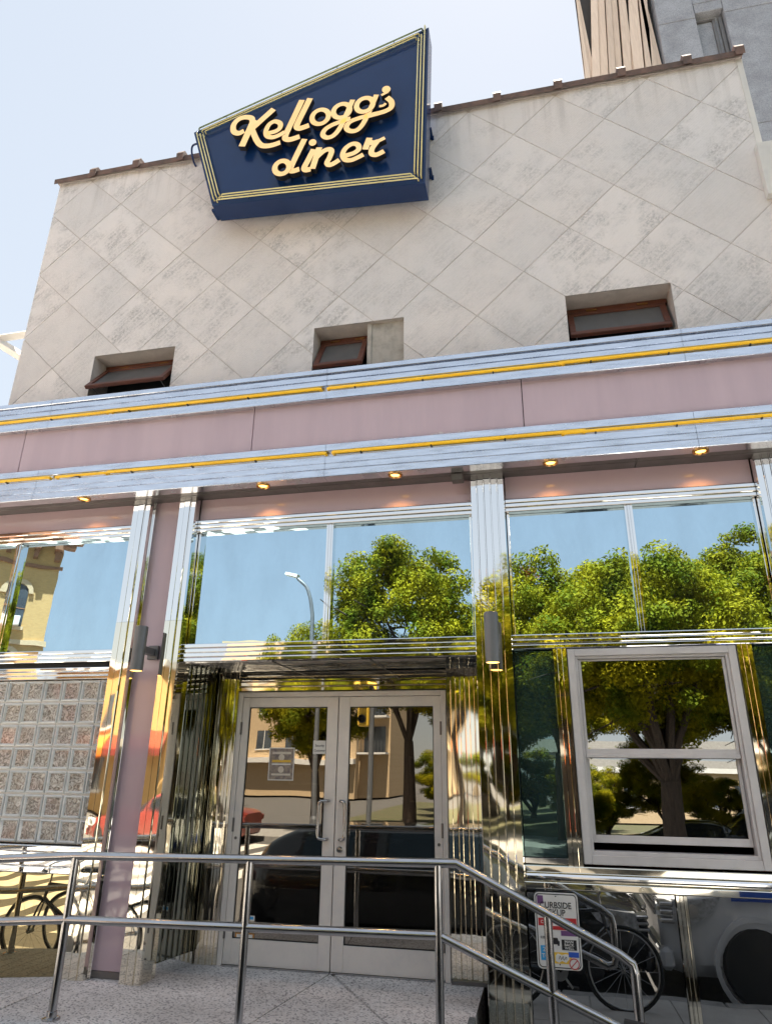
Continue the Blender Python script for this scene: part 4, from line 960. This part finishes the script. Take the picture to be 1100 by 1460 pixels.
# ================================================================== BUILDING BEHIND
def behind():
    y = 4.0
    xa = P(836, 110, y)[0]; xs = P(948, 90, y)[0]; 
    x, z = xs, 0
    t = thing('grey_building', 'tall grey stone clad building with timber fins behind the diner', 'building', (xs, 9.2, 0))
    off = 5.3                                        # stands behind the diner's roof: pieces laid out at y=9.3
    y = 9.3
    xa = P(836, 110, y)[0]; xs = P(948, 90, y)[0]; xw0 = P(995, 30, y)[0]-.05; xw1 = P(1042, 60, y)[0]+.0
    put(t, MB().box(xs-.0, xs+9, y+.25, y+10, 0, 31), 'wall', 'stone')
    # stone blocks, leaving the window opening
    zj = [P(940, 35, y)[1], P(1080, 175, y)[1]]
    h = zj[0]-zj[1]
    zw0, zw1 = 12.0, P(1010, 18, y)[1]
    rows = [zj[1]+h*k for k in range(-2, 6)]
    cols = [xs, xw0, xw1, xw1+1.35, xw1+2.9, xw1+4.5, xw1+6.2]
    for zr in rows:
        for a, b in zip(cols[:-1], cols[1:]):
            if a == xw0: 
                continue
            put(t, MB().box(a+.008, b-.008, y+random.uniform(0, .01), y+.26, zr+.008, zr+h-.008, b=.01), 'stone_block', 'stone')
    lowz = rows[0]
    put(t, MB().box(xw0+.002, xw1-.002, y+.01, y+.26, zw1+.5, 31), 'stone_block', 'stone')
    wn = put(t, MB().box(xw0+.02, xw1-.02, y+.32, y+.36, lowz, zw1+.49), 'window', 'gap')
    put(wn, MB().box(xw0+.06, xw0+.12+.75*(xw1-xw0-.2), y+.27, y+.315, lowz, zw1), 'pane', 'winmirror')
    put(wn, MB().box(xw0+.005, xw0+.05, y+.2, y+.33, lowz, zw1).box(xw1-.28, xw1-.2, y+.2, y+.33, lowz, zw1).box(xw0+.05, xw1-.28, y+.2, y+.33, zw1-.06, zw1).box(xw1-.12, xw1-.03, y+.16, y+.33, lowz, zw1), 'frame', 'soffit')
    put(wn, MB().box(xw0+.01, xw1-.01, y+.02, y+.3, zw1+.12, zw1+.48), 'blind_box', 'stone')
    # timber fins: leaning planks with gaps
    put(t, MB().add([(xa+.12, y+.4, 0), (xs-.01, y+.4, 0), (xs-.01, y+9, 0), (xs-.3, y+9, 0), (xa+.12, y+.4, 31), (xs-.01, y+.4, 31), (xs-.01, y+9, 31), (xs-.3, y+9, 31)], [(0, 1, 2, 3), (4, 7, 6, 5), (0, 4, 5, 1), (1, 5, 6, 2), (2, 6, 7, 3), (3, 7, 4, 0)]), 'timber_wall', 'roomfloor')
    for u0, u1, v0, v1 in ((830, 848, 829, 836), (838, 863, 850, 870), (863.5, 884, 871, 888), (886, 906, 890, 918), (901, 916, 900, 917), (917.5, 927, 919, 931), (929, 948, 922, 931)):
        # bottom pixels near v=115, top pixels near v=0
        b0, b1 = P(u0+6, 125, y), P(u1+6, 125, y); t0, t1 = P(v0-8, 0, y), P(v1-8, 0, y)
        n = max(1, int(abs(b1[0]-b0[0])/.16))
        for k in range(n):
            f0, f1 = k/n, (k+1)/n
            lerp = lambda p, q, f: (p[0]+(q[0]-p[0])*f, p[1]+(q[1]-p[1])*f)
            A, B2, C2, D = lerp(b0, b1, f0), lerp(b0, b1, f1), lerp(t0, t1, f1), lerp(t0, t1, f0)
            e = .006
            ext = lambda p, q, s: (p[0]+(p[0]-q[0])*s, p[1]+(p[1]-q[1])*s)
            A2, B3, C3, D2 = ext(A, D, .6), ext(B2, C2, .6), ext(C2, B2, 1.2), ext(D, A, 1.2)
            put(t, MB().prism([(A2[0]+e, A2[1]), (B3[0]-e, B3[1]), (C3[0]-e, C3[1]), (D2[0]+e, D2[1])], y+.10+.05*(k % 2), y+.3), 'plank', 'plank')
behind()

# ================================================================== ACROSS THE STREET (seen in the glazing)
def leaf_cloud(clumps, per, size, rs):
    """clumps: (x,y,z,r); returns vertex and quad arrays of small folded leaf faces"""
    V = []; 
    for cx, cy, cz, r in clumps:
        n = int(per*(r/.8)**2)
        d = rs.normal(size=(n, 3)); d /= np.linalg.norm(d, axis=1)[:, None]
        rad = r*(rs.uniform(0, 1, (n, 1))**.45); c = np.array([cx, cy, cz])+d*rad*np.array([1, 1, .75])
        nrm = d*.7+rs.normal(size=(n, 3))*.55+np.array([0, 0, .45]); nrm /= np.linalg.norm(nrm, axis=1)[:, None]
        a = np.cross(nrm, rs.normal(size=(n, 3))); a /= np.linalg.norm(a, axis=1)[:, None]; b = np.cross(nrm, a)
        s = size*rs.uniform(.6, 1.25, (n, 1))
        q = np.stack([c-a*s*.5, c+b*s*.30+nrm*s*.06, c+a*s*.55, c-b*s*.30+nrm*s*.06], 1); V.append(q.reshape(-1, 3))
    V = np.concatenate(V); nq = len(V)//4
    me = bpy.data.meshes.new('crown'); me.vertices.add(len(V)); me.vertices.foreach_set('co', V.ravel().astype(np.float32))
    me.loops.add(nq*4); me.loops.foreach_set('vertex_index', np.arange(nq*4, dtype=np.int32))
    me.polygons.add(nq); me.polygons.foreach_set('loop_start', np.arange(0, nq*4, 4, dtype=np.int32)); me.polygons.foreach_set('loop_total', np.full(nq, 4, np.int32))
    me.update(); me.validate(); return me
def make_tree(seed, H, crx, z0, trunk_r, fork):
    rs = np.random.RandomState(seed); clumps = []; wood = MB()
    cz = (H+z0)/2; rz = (H-z0)/2
    tr = [(0, 0, 0), (.08, .05, fork*.5), (.0, .0, fork)]
    wood.tube(smooth_path(tr, 5), list(np.linspace(trunk_r*1.25, trunk_r*.85, 11)), 10)
    nb = 9
    for i in range(nb):
        a = 2*math.pi*i/nb+rs.uniform(-.3, .3); el = rs.uniform(.35, 1.25)
        q = np.array([math.cos(a)*math.cos(el), math.sin(a)*math.cos(el), math.sin(el)])
        tip = np.array([q[0]*crx*.85, q[1]*crx*.85, cz+rz*.8*(q[2]*1.5-.65)])
        mid = np.array([tip[0]*.45, tip[1]*.45, fork+(tip[2]-fork)*.55+.2]); base = np.array([0, 0, fork-.1])
        path = smooth_path([base, (base+mid)/2+rs.normal(size=3)*.12, mid, (mid+tip)/2+rs.normal(size=3)*.15, tip], 4)
        wood.tube(path, list(np.linspace(trunk_r*.5, .03, len(path))), 7)
        for k in range(3):
            s = path[len(path)//2+k*2]; e = np.array(s)+rs.normal(size=3)*np.array([1, 1, .6])*crx*.32
            wood.tube([s, tuple((np.array(s)+e)/2+rs.normal(size=3)*.08), tuple(e)], [.05, .035, .015], 5)
    n = int(112*(crx/2.7)**1.8)
    for i in range(n):
        d = rs.normal(size=3); d /= np.linalg.norm(d); rad = rs.uniform(.2, 1.0)**.5
        flat = 1.0 if d[2] > 0 else .75
        r = rs.uniform(.38, .85)
        clumps.append((d[0]*(crx-.35)*rad, d[1]*(crx-.35)*rad, cz+d[2]*(rz-.3)*rad*flat, r))
    return wood, leaf_cloud(clumps, 900, .12, rs)
kinds = [make_tree(3, 10.9, 3.3, 2.6, .2, 3.0), make_tree(11, 9.8, 4.1, 2.6, .32, 2.7), make_tree(23, 10.4, 3.8, 2.7, .25, 2.8)]
wood_me = []
for wd, cr in kinds:
    o = wd.build('trunk', 'bark', None, True); wood_me.append(o.data); bpy.data.objects.remove(o)
def tree(k, x, y, s, rot, label, orange=False):
    t = thing('street_tree', label, 'tree', (x, y, 0), 'trees across the street'); t.scale = (s, s, s); t.rotation_euler = (0, 0, rot)
    link('trunk', wood_me[k], 'bark', t); link('crown', kinds[k][1], 'leaf', t)
tree(0, -5.0, -20, 1.02, .3, 'round green street tree standing alone beside the street lamp')
tree(1, .6, -19.5, .98, 1.3, 'broad green street tree beside the lone round one')
tree(2, 4.2, -20.5, .98, 2.2, 'tall green tree between the broad trees across the street')
tree(1, 2.9, -13.2, .80, 4.0, 'thick trunked leaning tree nearest the far kerb')
tree(0, 8.2, -19.5, .98, 5.1, 'tall full crowned tree beside the leaning one')
tree(2, 11.5, -17, .95, .9, 'dense tree at the end of the row across the street')
tree(1, 14.5, -22, 1.05, 2.9, 'wide tree behind the end of the row')
tree(2, -1.8, -27, .78, 2.9, 'smaller tree standing behind the lone round one')
tree(0, 5.5, -28, .85, 2.0, 'tree in the back row near the viaduct')
tree(1, 17, -12, .85, .5, 'lower spreading tree at the far kerb beyond the row')
sb = thing('shrub', 'small leafy tree at the foot of the street lamp', 'tree', (-8.3, -19, 0)); sb.scale = (.60, .60, .71)
link('trunk', wood_me[2], 'bark', sb); link('crown', kinds[2][1], 'leaf', sb)
for i, (x, y, sc, k, lb) in enumerate(((20, -9, .9, 1, 'spreading tree close to the road far along the pavement'), (24, -16, 1.0, 2, 'full crowned tree far along the pavement'), (13.5, -11.5, .75, 0, 'slim tree at the far kerb near the row end'),
                                        (-3.6, -33, .95, 2, 'tree behind the lone round tree deep in the park'), (1.5, -34, .9, 0, 'tall tree deep in the park'),
                                        (30, -11, 1.0, 0, 'last tall tree along the far pavement'), (9.5, -27, .9, 1, 'broad tree in the back row'))):
    tree(k, x, y, sc, i*1.7, lb)
for i, (x, y, sc, lb) in enumerate(((6.2, -24, .42, 'round bush under the back row trees'), (9.0, -23, .5, 'larger bush beside the round bush'), (12.4, -24, .46, 'bush under the broad back tree'), (1.2, -25, .4, 'small bush behind the broad street tree'), (-.8, -30, .52, 'tall bush of the park hedge near the lone tree'), (2.6, -31, .5, 'hedge bush between the two tall hedge bushes'), (5.2, -30, .58, 'tallest bush of the park hedge'), (16.5, -25, .52, 'bush at the far end of the park hedge'), (-4.6, -29, .5, 'bush right behind the lone round tree'))):
    b_ = thing('bush', lb, 'bush', (x, y, -.9), 'bushes in the park'); b_.scale = (sc*1.1, sc, sc*.8); b_.rotation_euler = (0, 0, i*1.1); link('stem', wood_me[i % 3], 'bark', b_); link('foliage', kinds[i % 3][1], 'leaf', b_)
rs = np.random.RandomState(5)
link('orange_leaves', leaf_cloud([(.35, .9, 9.0, .45), (.0, 1.0, 8.6, .35)], 300, .2, rs), 'leaf_orange', [o for o in COL.objects if o.name.startswith('street_tree')][1])

def street_lamp():
    t = thing('street_lamp', 'curved grey street lamp across the street', 'street lamp', (-7.66, -17, 0))
    pts = smooth_path([(-7.66, -17, 0), (-7.66, -17, 3), (-7.66, -17, 6.4), (-7.72, -17, 7.4), (-7.95, -17, 8.1), (-8.3, -17, 8.5)], 6)
    put(t, MB().tube(pts, list(np.linspace(.09, .04, len(pts))), 10), 'pole', 'sconce', True)
    put(t, MB().obox((-8.5, -17, 8.62), Vector((.94, 0, -.3)), .24, Vector((0, 1, 0)), .12, Vector((.3, 0, .94)), .05), 'lamp_head', 'white')
    put(t, MB().lathe([(.14, 0), (.14, .5), (.10, .6)], (-7.66, -17, 0), 12), 'base', 'sconce')
street_lamp()

def brick_material(name, c1, c2, mortar, sc):
    m, nt, b = mat(name); b.inputs['Roughness'].default_value = .85
    br = N(nt, 'ShaderNodeTexBrick', i_Scale=sc); br.inputs['Color1'].default_value = rgb(c1); br.inputs['Color2'].default_value = rgb(c2); br.inputs['Mortar'].default_value = rgb(mortar)
    L(nt, coords(nt, rot=(R(90), 0, 0)), br.inputs['Vector']); L(nt, br.outputs['Color'], b.inputs['Base Color']); return m
M['ybrick'] = brick_material('yellow_brick', (.58, .37, .14), (.52, .32, .12), (.46, .33, .18), 4.0)
M['tan'] = brick_material('tan_brick', (.62, .47, .29), (.57, .42, .25), (.50, .38, .25), 4.0)
M['cornice'] = pm('brown_cornice', (.30, .15, .08), (.22, .11, .06), scale=6, rough=.7)
M['farglass'] = pm('far_window_glass', (.05, .06, .075), (.10, .12, .14), scale=.8, rough=.06, spec=.8)
M['awning'] = pm('orange_awning', (.70, .16, .02), rough=.6)
M['redpaint'] = pm('red_paint', (.20, .03, .02), rough=.35, coat=.5)
def arch(x, z, wd, h, n=8):
    return [(x-wd/2, z), (x+wd/2, z)]+[(x+wd/2*math.cos(q), z+h+wd/2*math.sin(q)) for q in [math.pi*k/n for k in range(n+1)]]
def yellow_building():
    y = -24; x1 = -23.9; x0 = -45
    t = thing('yellow_building', 'yellow brick corner building with brown bracketed cornice', 'building', (x1, y, 0))
    put(t, MB().box(x0, x1, y-12, y, 0, 12.6), 'wall', 'ybrick')
    put(t, MB().box(x0, x1+.9, y-.2, y+.85, 12.95, 13.25).box(x0, x1+.6, y-.2, y+.55, 12.6, 12.94).box(x0, x1+.15, y-.1, y+.12, 11.55, 11.7), 'cornice', 'cornice')
    x = x1-.2
    while x > x0+1: put(t, MB().box(x-.16, x+.16, y+.0, y+.75, 12.3, 12.94).box(x-.12, x+.12, y, y+.45, 11.95, 12.29), 'cornice_bracket', 'cornice'); x -= 1.05
    put(t, MB().box(x0, x1+.1, y, y+.12, 7.55, 7.8).box(x0, x1+.1, y, y+.1, 4.1, 4.45), 'belt_course', 'tan')
    for zz in (8.4, 5.0):
        for i in range(7):
            xw = x1-1.75-i*2.7
            wn = put(t, MB().prism(arch(xw, zz, .95, 1.75), y+.012, y+.03), 'window', 'farglass')
            o = MB(); out = arch(xw, zz+1.75-.3, 1.45, .3)[2:]; inn = arch(xw, zz+1.75-.3, 1.0, .3)[2:]
            for k in range(8): o.prism([out[k], out[k+1], inn[k+1], inn[k]], y+.0, y+.10)
            put(wn, o, 'arch', 'tan'); put(wn, MB().box(xw-.6, xw+.6, y, y+.14, zz-.14, zz), 'sill', 'tan')
            put(wn, MB().box(xw-.48, xw+.48, y+.02, y+.05, zz+1.0, zz+1.06), 'rail', 'cornice')
            if i in (0, 3) and zz > 8: put(wn, MB().box(xw-.36, xw+.36, y+.03, y+.5, zz+.01, zz+.5, b=.02), 'air_conditioner', 'white')
    for i in range(6):
        xw = x1-2-i*3.4; put(t, MB().box(xw-1.3, xw+1.3, y+.01, y+.04, .4, 2.7), 'shop_window', 'farglass')
        put(t, MB().add([(xw-1.5, y, 3.6), (xw+1.5, y, 3.6), (xw+1.5, y+1.1, 2.9), (xw-1.5, y+1.1, 2.9), (xw-1.5, y, 3.5), (xw+1.5, y, 3.5), (xw+1.5, y+1.1, 2.6), (xw-1.5, y+1.1, 2.6)], [(0, 1, 2, 3), (4, 7, 6, 5), (3, 2, 6, 7), (0, 3, 7, 4), (1, 5, 6, 2)]), 'shop_awning', 'awning' if i % 2 == 0 else 'redpaint')
    t.rotation_euler = (0, 0, R(-41))
yellow_building()
def tan_building():
    y = -50; x0, x1 = -27, -15
    t = thing('apartment_block', 'tan brick apartment block with balconies far across the street', 'building', (x1, y, 0))
    put(t, MB().box(x0, x1, y-10, y, 0, 12.4).box(x1, x1+2.6, y-10, y-1.2, 0, 12.4), 'wall', 'tan')
    for zz in (3.6, 6.5, 9.4):
        for xw in (-25.5, -22.9, -20.3, -17.5):
            wn = put(t, MB().box(xw-.65, xw+.65, y+.01, y+.04, zz, zz+1.5), 'window', 'farglass'); put(wn, MB().box(xw-.7, xw+.7, y, y+.08, zz-.1, zz).box(xw-.03, xw+.03, y+.04, y+.07, zz, zz+1.5), 'frame', 'white')
        b = put(t, MB().box(x1+.1, x1+2.5, y-1.2, y+.1, zz-.35, zz-.2), 'balcony', 'white'); put(b, MB().box(x1+.4, x1+2.2, y-1.19, y-1.16, zz-.2, zz+1.9), 'pane', 'farglass')
        for k in range(9): put(b, MB().box(x1+.15+k*.28, x1+.18+k*.28, y+.04, y+.07, zz-.2, zz+.75), 'baluster', 'sconce')
    put(t, MB().box(x0, x1, y, y+.8, 2.5, 2.9), 'shop_canopy', 'white')
tan_building()
def low_building(x0, x1, y, h, m, label, name):
    t = thing(name, label, 'building', ((x0+x1)/2, y, 0))
    put(t, MB().box(x0, x1, y-8, y, 0, h), 'wall', m); put(t, MB().box(x0-.2, x1+.2, y-8.2, y+.2, h+.001, h+.35), 'parapet', 'white')
    x = x0+1.4
    while x < x1-1.2:
        z = 1.0
        while z+1.6 < h:
            wn = put(t, MB().box(x-.6, x+.6, y+.01, y+.05, z, z+1.5), 'window', 'farglass'); put(wn, MB().box(x-.7, x+.7, y, y+.1, z-.12, z-.001), 'sill', 'white'); z += 3.1
        x += 2.4
low_building(2, 24, -48, 3.3, 'tan', 'low beige building under the viaduct', 'low_building')
low_building(-62, -48, -26, 9.5, 'ybrick', 'plain yellow brick building along the far street', 'brick_building')
low_building(-25.6, -18.6, -27, 6.8, 'ybrick', 'low yellow brick shop row with red awnings', 'shop_row')
sr = [o for o in COL.objects if o.name == 'shop_row'][0]
for k in range(3):
    xw = -24.2+k*2.2; put(sr, MB().add([(xw-1.2, -27, 3.6), (xw+1.2, -27, 3.6), (xw+1.2, -25.8, 2.9), (xw-1.2, -25.8, 2.9), (xw-1.2, -27, 3.5), (xw+1.2, -27, 3.5), (xw+1.2, -25.8, 2.55), (xw-1.2, -25.8, 2.55)], [(0, 1, 2, 3), (4, 7, 6, 5), (3, 2, 6, 7), (0, 3, 7, 4), (1, 5, 6, 2)]), 'shop_awning', 'awning' if k == 1 else 'redpaint')
put(sr, MB().lathe([(.05, 0), (.3, .05), (.5, .16), (.48, .17), (.28, .07), (0, .03)], (-20.5, -27.5, 7.75), 16, 'y').tube([(-20.5, -27.5, 7.1), (-20.5, -27.5, 7.8)], .05, 6), 'satellite_dish', 'white')
def viaduct():
    t = thing('viaduct', 'concrete road viaduct beyond the trees', 'bridge', (10, -95, 0))
    put(t, MB().box(-3, 90, -102, -95, 4.4, 5.2), 'deck', 'sidewalk'); put(t, MB().box(-3, 90, -95, -94.7, 4.8, 6.2), 'parapet', 'sidewalk')
    for x in (4, 22, 40, 58): put(t, MB().box(x-.7, x+.7, -101, -96, 0, 4.4, b=.1), 'pier', 'sidewalk')
viaduct()
def traffic_light():
    x, y = -4.4, -11.5
    t = thing('traffic_light', 'yellow traffic light on a grey pole', 'traffic light', (x, y, 0))
    put(t, MB().tube([(x, y, 0), (x, y, 4.6)], .07, 10), 'pole', 'sconce', True)
    h = put(t, MB().box(x-.35, x-.05, y-.12, y+.16, 3.1, 4.2, b=.03), 'signal_head', 'yprint')
    for k, zz in enumerate((3.28, 3.65, 4.02)): put(h, MB().lathe([(.1, 0), (.11, .14), (.10, .14), (.09, .02), (0, .02)], (x-.2, y+.16, zz), 12, 'y'), 'visor', 'black')
traffic_light()

# ---- cars
def car_meshes(prof, Ln, Wd, belt, clear=.22):
    """prof: list of (x 0..1, top z, roof half-width factor); returns body, glass builders"""
    xs = np.linspace(0, 1, 49); px = [p[0] for p in prof]; top = np.interp(xs, px, [p[1] for p in prof]); rw = np.interp(xs, px, [p[2] for p in prof])
    k = np.array([.25, .5, .25]); 
    for _ in range(2): top = np.convolve(np.pad(top, 1, 'edge'), k, 'valid')
    body = MB(); glass = MB(); W2 = Wd/2
    rings = []
    for i, s in enumerate(xs):
        e = min(s, 1-s); nose = min(1, (e/.06+.001))**.35 if e < .06 else 1; w_ = W2*(.80+.20*nose)*(1-.10*max(0, 1-e/.22)**2)
        zb = clear+.10*(1-nose); b = min(belt, top[i]-.04)
        half = [(w_*.86, zb), (w_*.985, zb+.12), (w_, (zb+b)/2), (w_*.985, b-.08), (w_*.955, b), ((w_*.955)*(1-.02)*rw[i]+.0, top[i]-.07 if top[i]-b > .1 else b+.02), (w_*rw[i]*.82, top[i]-.01), (w_*rw[i]*.4, top[i])]
        rings.append([(s*Ln, -a, z) for a, z in half]+[(s*Ln, a, z) for a, z in reversed(half)])
    n = len(rings[0])
    vs = [v for r in rings for v in r]; fs = []; gs = []
    for i in range(len(xs)-1):
        for j in range(n):
            q = (i*n+j, i*n+(j+1) % n, (i+1)*n+(j+1) % n, (i+1)*n+j)
            side = j in (4, n-6); roofy = top[i]-min(belt, top[i]-.04) > .2 and top[i+1]-min(belt, top[i+1]-.04) > .2
            steep = abs(top[i+1]-top[i]) > .022 and roofy and j in (5, 6, 7, 8, 9)
            (gs if (side and roofy and i % 14 != 6) or steep else fs).append(q)
    fs += [tuple(range(n)), tuple(range((len(xs)-1)*n, len(xs)*n))[::-1]]
    body.add(vs, fs); glass.add(vs, gs); return body, glass
M['tyre'] = pm('tyre', (.02, .02, .02), rough=.8); M['rim'] = pm('rim', (.5, .5, .5), rough=.3, metal=1)
M['carblack'] = pm('black_car_paint', (.012, .013, .016), rough=.2, coat=1); M['carwhite'] = pm('white_car_paint', (.80, .81, .82), rough=.3, coat=1)
M['carsilver'] = pm('silver_car_paint', (.42, .43, .44), rough=.3, metal=.6, coat=1); M['carglass'] = pm('car_glass', (.012, .015, .017), rough=.03, spec=.8)
M['lightglass'] = pm('headlight_glass', (.75, .77, .78), (.35, .36, .37), scale=18, rough=.08, coat=1)
sedan = [(0, .62, .9), (.03, .72, .9), (.10, .80, .9), (.27, .93, .9), (.30, .97, .88), (.43, 1.36, .76), (.52, 1.40, .76), (.66, 1.37, .75), (.80, 1.06, .82), (.84, 1.02, .86), (.97, .98, .88), (1, .85, .9)]
suv = [(0, .80, .93), (.02, .92, .93), (.05, 1.0, .93), (.20, 1.10, .93), (.235, 1.15, .92), (.37, 1.62, .84), (.46, 1.68, .84), (.85, 1.66, .83), (.95, 1.4, .86), (.985, 1.1, .9), (1, .8, .92)]
shared = {}
def car(kind, x, y, z, flip, paint, label, group='parked cars', stripe=None):
    Ln, Wd, belt, prof, wr = (4.6, 1.78, .93, sedan, .33) if kind == 'sedan' else (4.7, 1.84, 1.12, suv, .36)
    if kind not in shared:
        b, g = car_meshes(prof, Ln, Wd, belt); o = b.build('body', None, None, True); q = g.build('glass', None, None, True)
        wy = MB().lathe([(wr*.62, -.10), (wr*.93, -.105), (wr, -.07), (wr, .07), (wr*.93, .105), (wr*.62, .10)], (0, 0, 0), 28, 'y').build('tyre', 'tyre', None, True)
        rm = MB().lathe([(wr*.64, -.09), (wr*.60, -.10), (wr*.5, -.07), (wr*.2, -.06), (.05, -.085), (0, -.09)], (0, 0, 0), 20, 'y')
        for a in range(5): q_ = a*2*math.pi/5; rm.obox((math.cos(q_)*wr*.36, -.085, math.sin(q_)*wr*.36), Vector((math.cos(q_), 0, math.sin(q_))), wr*.26, Vector((0, 1, 0)), .012, Vector((-math.sin(q_), 0, math.cos(q_))), .03)
        rm = rm.build('rim', 'rim', None, False)
        shared[kind] = (o.data, q.data, wy.data, rm.data)
        for k in (o, q, wy, rm): bpy.data.objects.remove(k)
    bd, gl, wy, rm = shared[kind]
    t = thing('parked_car', label, 'car', (x, y, z), group); t.rotation_euler = (0, 0, math.pi if flip else 0); t.location.x += (4.7 if flip else 0)
    o = link('body', bd.copy(), paint, t); link('glazing', gl, 'carglass', t)
    for xx in (.19*Ln, .80*Ln):
        for s_ in (-1, 1):
            p = link('wheel', wy, 'tyre', t); p.location = (xx, s_*(Wd/2-.10), wr); p.rotation_euler = (0, 0, 0 if s_ < 0 else math.pi)
            link('rim', rm, 'rim', p)
            a = MB().lathe([(wr+.07, -.06), (wr+.075, .0), (wr+.03, .005), (wr+.02, -.05)], (xx, s_*(Wd/2-.005), wr), 28, 'y').build('wheel_arch', paint, t, True)
    hz = .66 if kind == 'sedan' else .84
    for s_ in (-1, 1):
        hl = MB().prism([(.10, hz-.12), (.13, hz+.06), (.60, hz+.13), (.50, hz-.02), (.34, hz-.12)], s_*Wd/2*.80, s_*Wd/2*.975).build('headlight', 'lightglass', t)
        MB().lathe([(.06, 0), (.06, s_*.01), (0, s_*.012)], (.30, s_*Wd/2*.975, hz-.02), 14, 'y').build('lamp', 'rim', hl)
        for k in range(3): MB().box(.0, .13, s_*Wd/2*.82-.12, s_*Wd/2*.82+.12, hz-.14+k*.07, hz-.10+k*.07, b=.01).build('grille_slat', 'rim', t)
        MB().box(Ln-.10, Ln+.004, s_*Wd/2*.8-.12, s_*Wd/2*.8+.10, hz, hz+.16, b=.02).build('tail_light', 'redpaint', t)
        MB().box(Ln*.30, Ln*.30+.12, s_*(Wd/2+.09)-.09, s_*(Wd/2+.09)+.09, belt-.02, belt+.12, b=.03).build('wing_mirror', paint, t)
    g = MB()
    for k in range(4): g.box(-.02, .03, -Wd*.30, Wd*.30, hz-.12+k*.06, hz-.085+k*.06)
    g.build('grille', 'rim' if kind == 'suv' else 'black', t)
    MB().box(-.03, .10, -Wd*.44, Wd*.44, .26, .46, b=.04).build('bumper', paint, t)
    if stripe: 
        for s_ in (-1, 1): MB().box(.7, Ln-.3, s_*(Wd/2+.003)-.003, s_*(Wd/2+.003)+.003, .93, 1.03).build('stripe', stripe, t)
    return t
car('suv', -3.75, -4.0, -.13, True, 'carblack', 'low black car parked at the kerb in front of the doors').scale = (1.09, 1, .84)
car('suv', 1.06, -3.90, -.13, False, 'carwhite', 'white car with blue stripe parked at the kerb beside the sash window', stripe='blue')
car('sedan', -13.5, -15, -.13, False, 'redpaint', 'red sedan parked across the street', 'cars across the street')
car('suv', -25, -15, -.13, True, 'carblack', 'dark car parked across the street behind the red sedan', 'cars across the street')
car('sedan', 1.5, -15, -.13, True, 'carblack', 'dark sedan parked under the trees across the street', 'cars across the street')
car('suv', 3.2, -15, -.13, False, 'carblack', 'black car parked under the trees across the street', 'cars across the street')

# ---- bicycles leaning at the kerb
def bicycle(x, y, rot, label, paint, steer=.35):
    t = thing('bicycle', label, 'bicycle', (x, y, 0), 'bicycles by the kerb'); t.rotation_euler = (R(4), 0, rot)
    wr = .335
    def tb(pts, r, name, m, n=8): return MB().tube(pts, r, n).build(name, m, t, True)
    for cx in (0, 1.02):
        wh = MB().tube([(cx+wr*math.cos(q), 0, wr+wr*math.sin(q)) for q in [2*math.pi*k/32 for k in range(32)]], .017, 8, closed=True).build('wheel', 'tyre', t, True)
        MB().tube([(cx+(wr-.022)*math.cos(q), 0, wr+(wr-.022)*math.sin(q)) for q in [2*math.pi*k/32 for k in range(32)]], .009, 6, closed=True).build('rim', 'rim', wh, True)
        sp = MB()
        for k in range(16): q = 2*math.pi*k/16; sp.tube([(cx, .02*(-1)**k, wr), (cx+(wr-.02)*math.cos(q), 0, wr+(wr-.02)*math.sin(q))], .0012, 4)
        sp.tube([(cx, -.05, wr), (cx, .05, wr)], .02, 8); sp.build('spokes', 'rim', wh)
    bb = (.44, 0, .28); st = (.33, 0, .82); hd = (.86, 0, .80); hb = (.895, 0, .66)
    f = MB().tube([st, bb], .017, 8).tube([bb, hb], .02, 8).tube([(.345, 0, .76), hd], .017, 8).tube([hd, hb], .02, 8)
    for s_ in (-1, 1): f.tube([(0, s_*.05, wr), (.40, s_*.03, .28)], .01, 6).tube([(0, s_*.05, wr), (.345, s_*.02, .76)], .008, 6).tube([hb, (.93, s_*.05, .58), (1.02, s_*.05, wr)], .011, 6)
    f.build('frame', paint, t, True)
    tb([st, (.30, 0, .93)], .013, 'seat_post', 'rim'); MB().box(.16, .42, -.055, .055, .93, .975, b=.02).build('saddle', 'black', t)
    tb(smooth_path([(.86, 0, .80), (.845, 0, .92), (.87, 0, .98)], 3), .013, 'stem', 'rim')
    tb(smooth_path([(.78, -.30, .99), (.84, -.18, .99), (.87, 0, .98), (.84, .18, .99), (.78, .30, .99)], 4), .011, 'handlebar', 'rim')
    for s_ in (-1, 1): tb([(.72, s_*.31, .99), (.81, s_*.27, .99)], .016, 'grip', 'black')
    MB().lathe([(.085, -.004), (.085, .004), (.06, .005)], (.44, -.05, .28), 20, 'y').build('chainring', 'rim', t)
    tb([(.44, -.06, .28), (.55, -.07, .15)], .01, 'crank', 'rim'); MB().box(.50, .60, -.17, -.08, .135, .155).build('pedal', 'black', t)
    return t
bicycle(-4.58, -2.2, R(180-8), 'black bicycle on the sidewalk by the bronze dado', 'carblack')
bicycle(-4.38, -2.38, R(180+4), 'grey bicycle behind the black bicycle on the sidewalk', 'carsilver')
bicycle(-.45, -2.15, R(3), 'black bicycle on the sidewalk beside the stair rail', 'carblack')
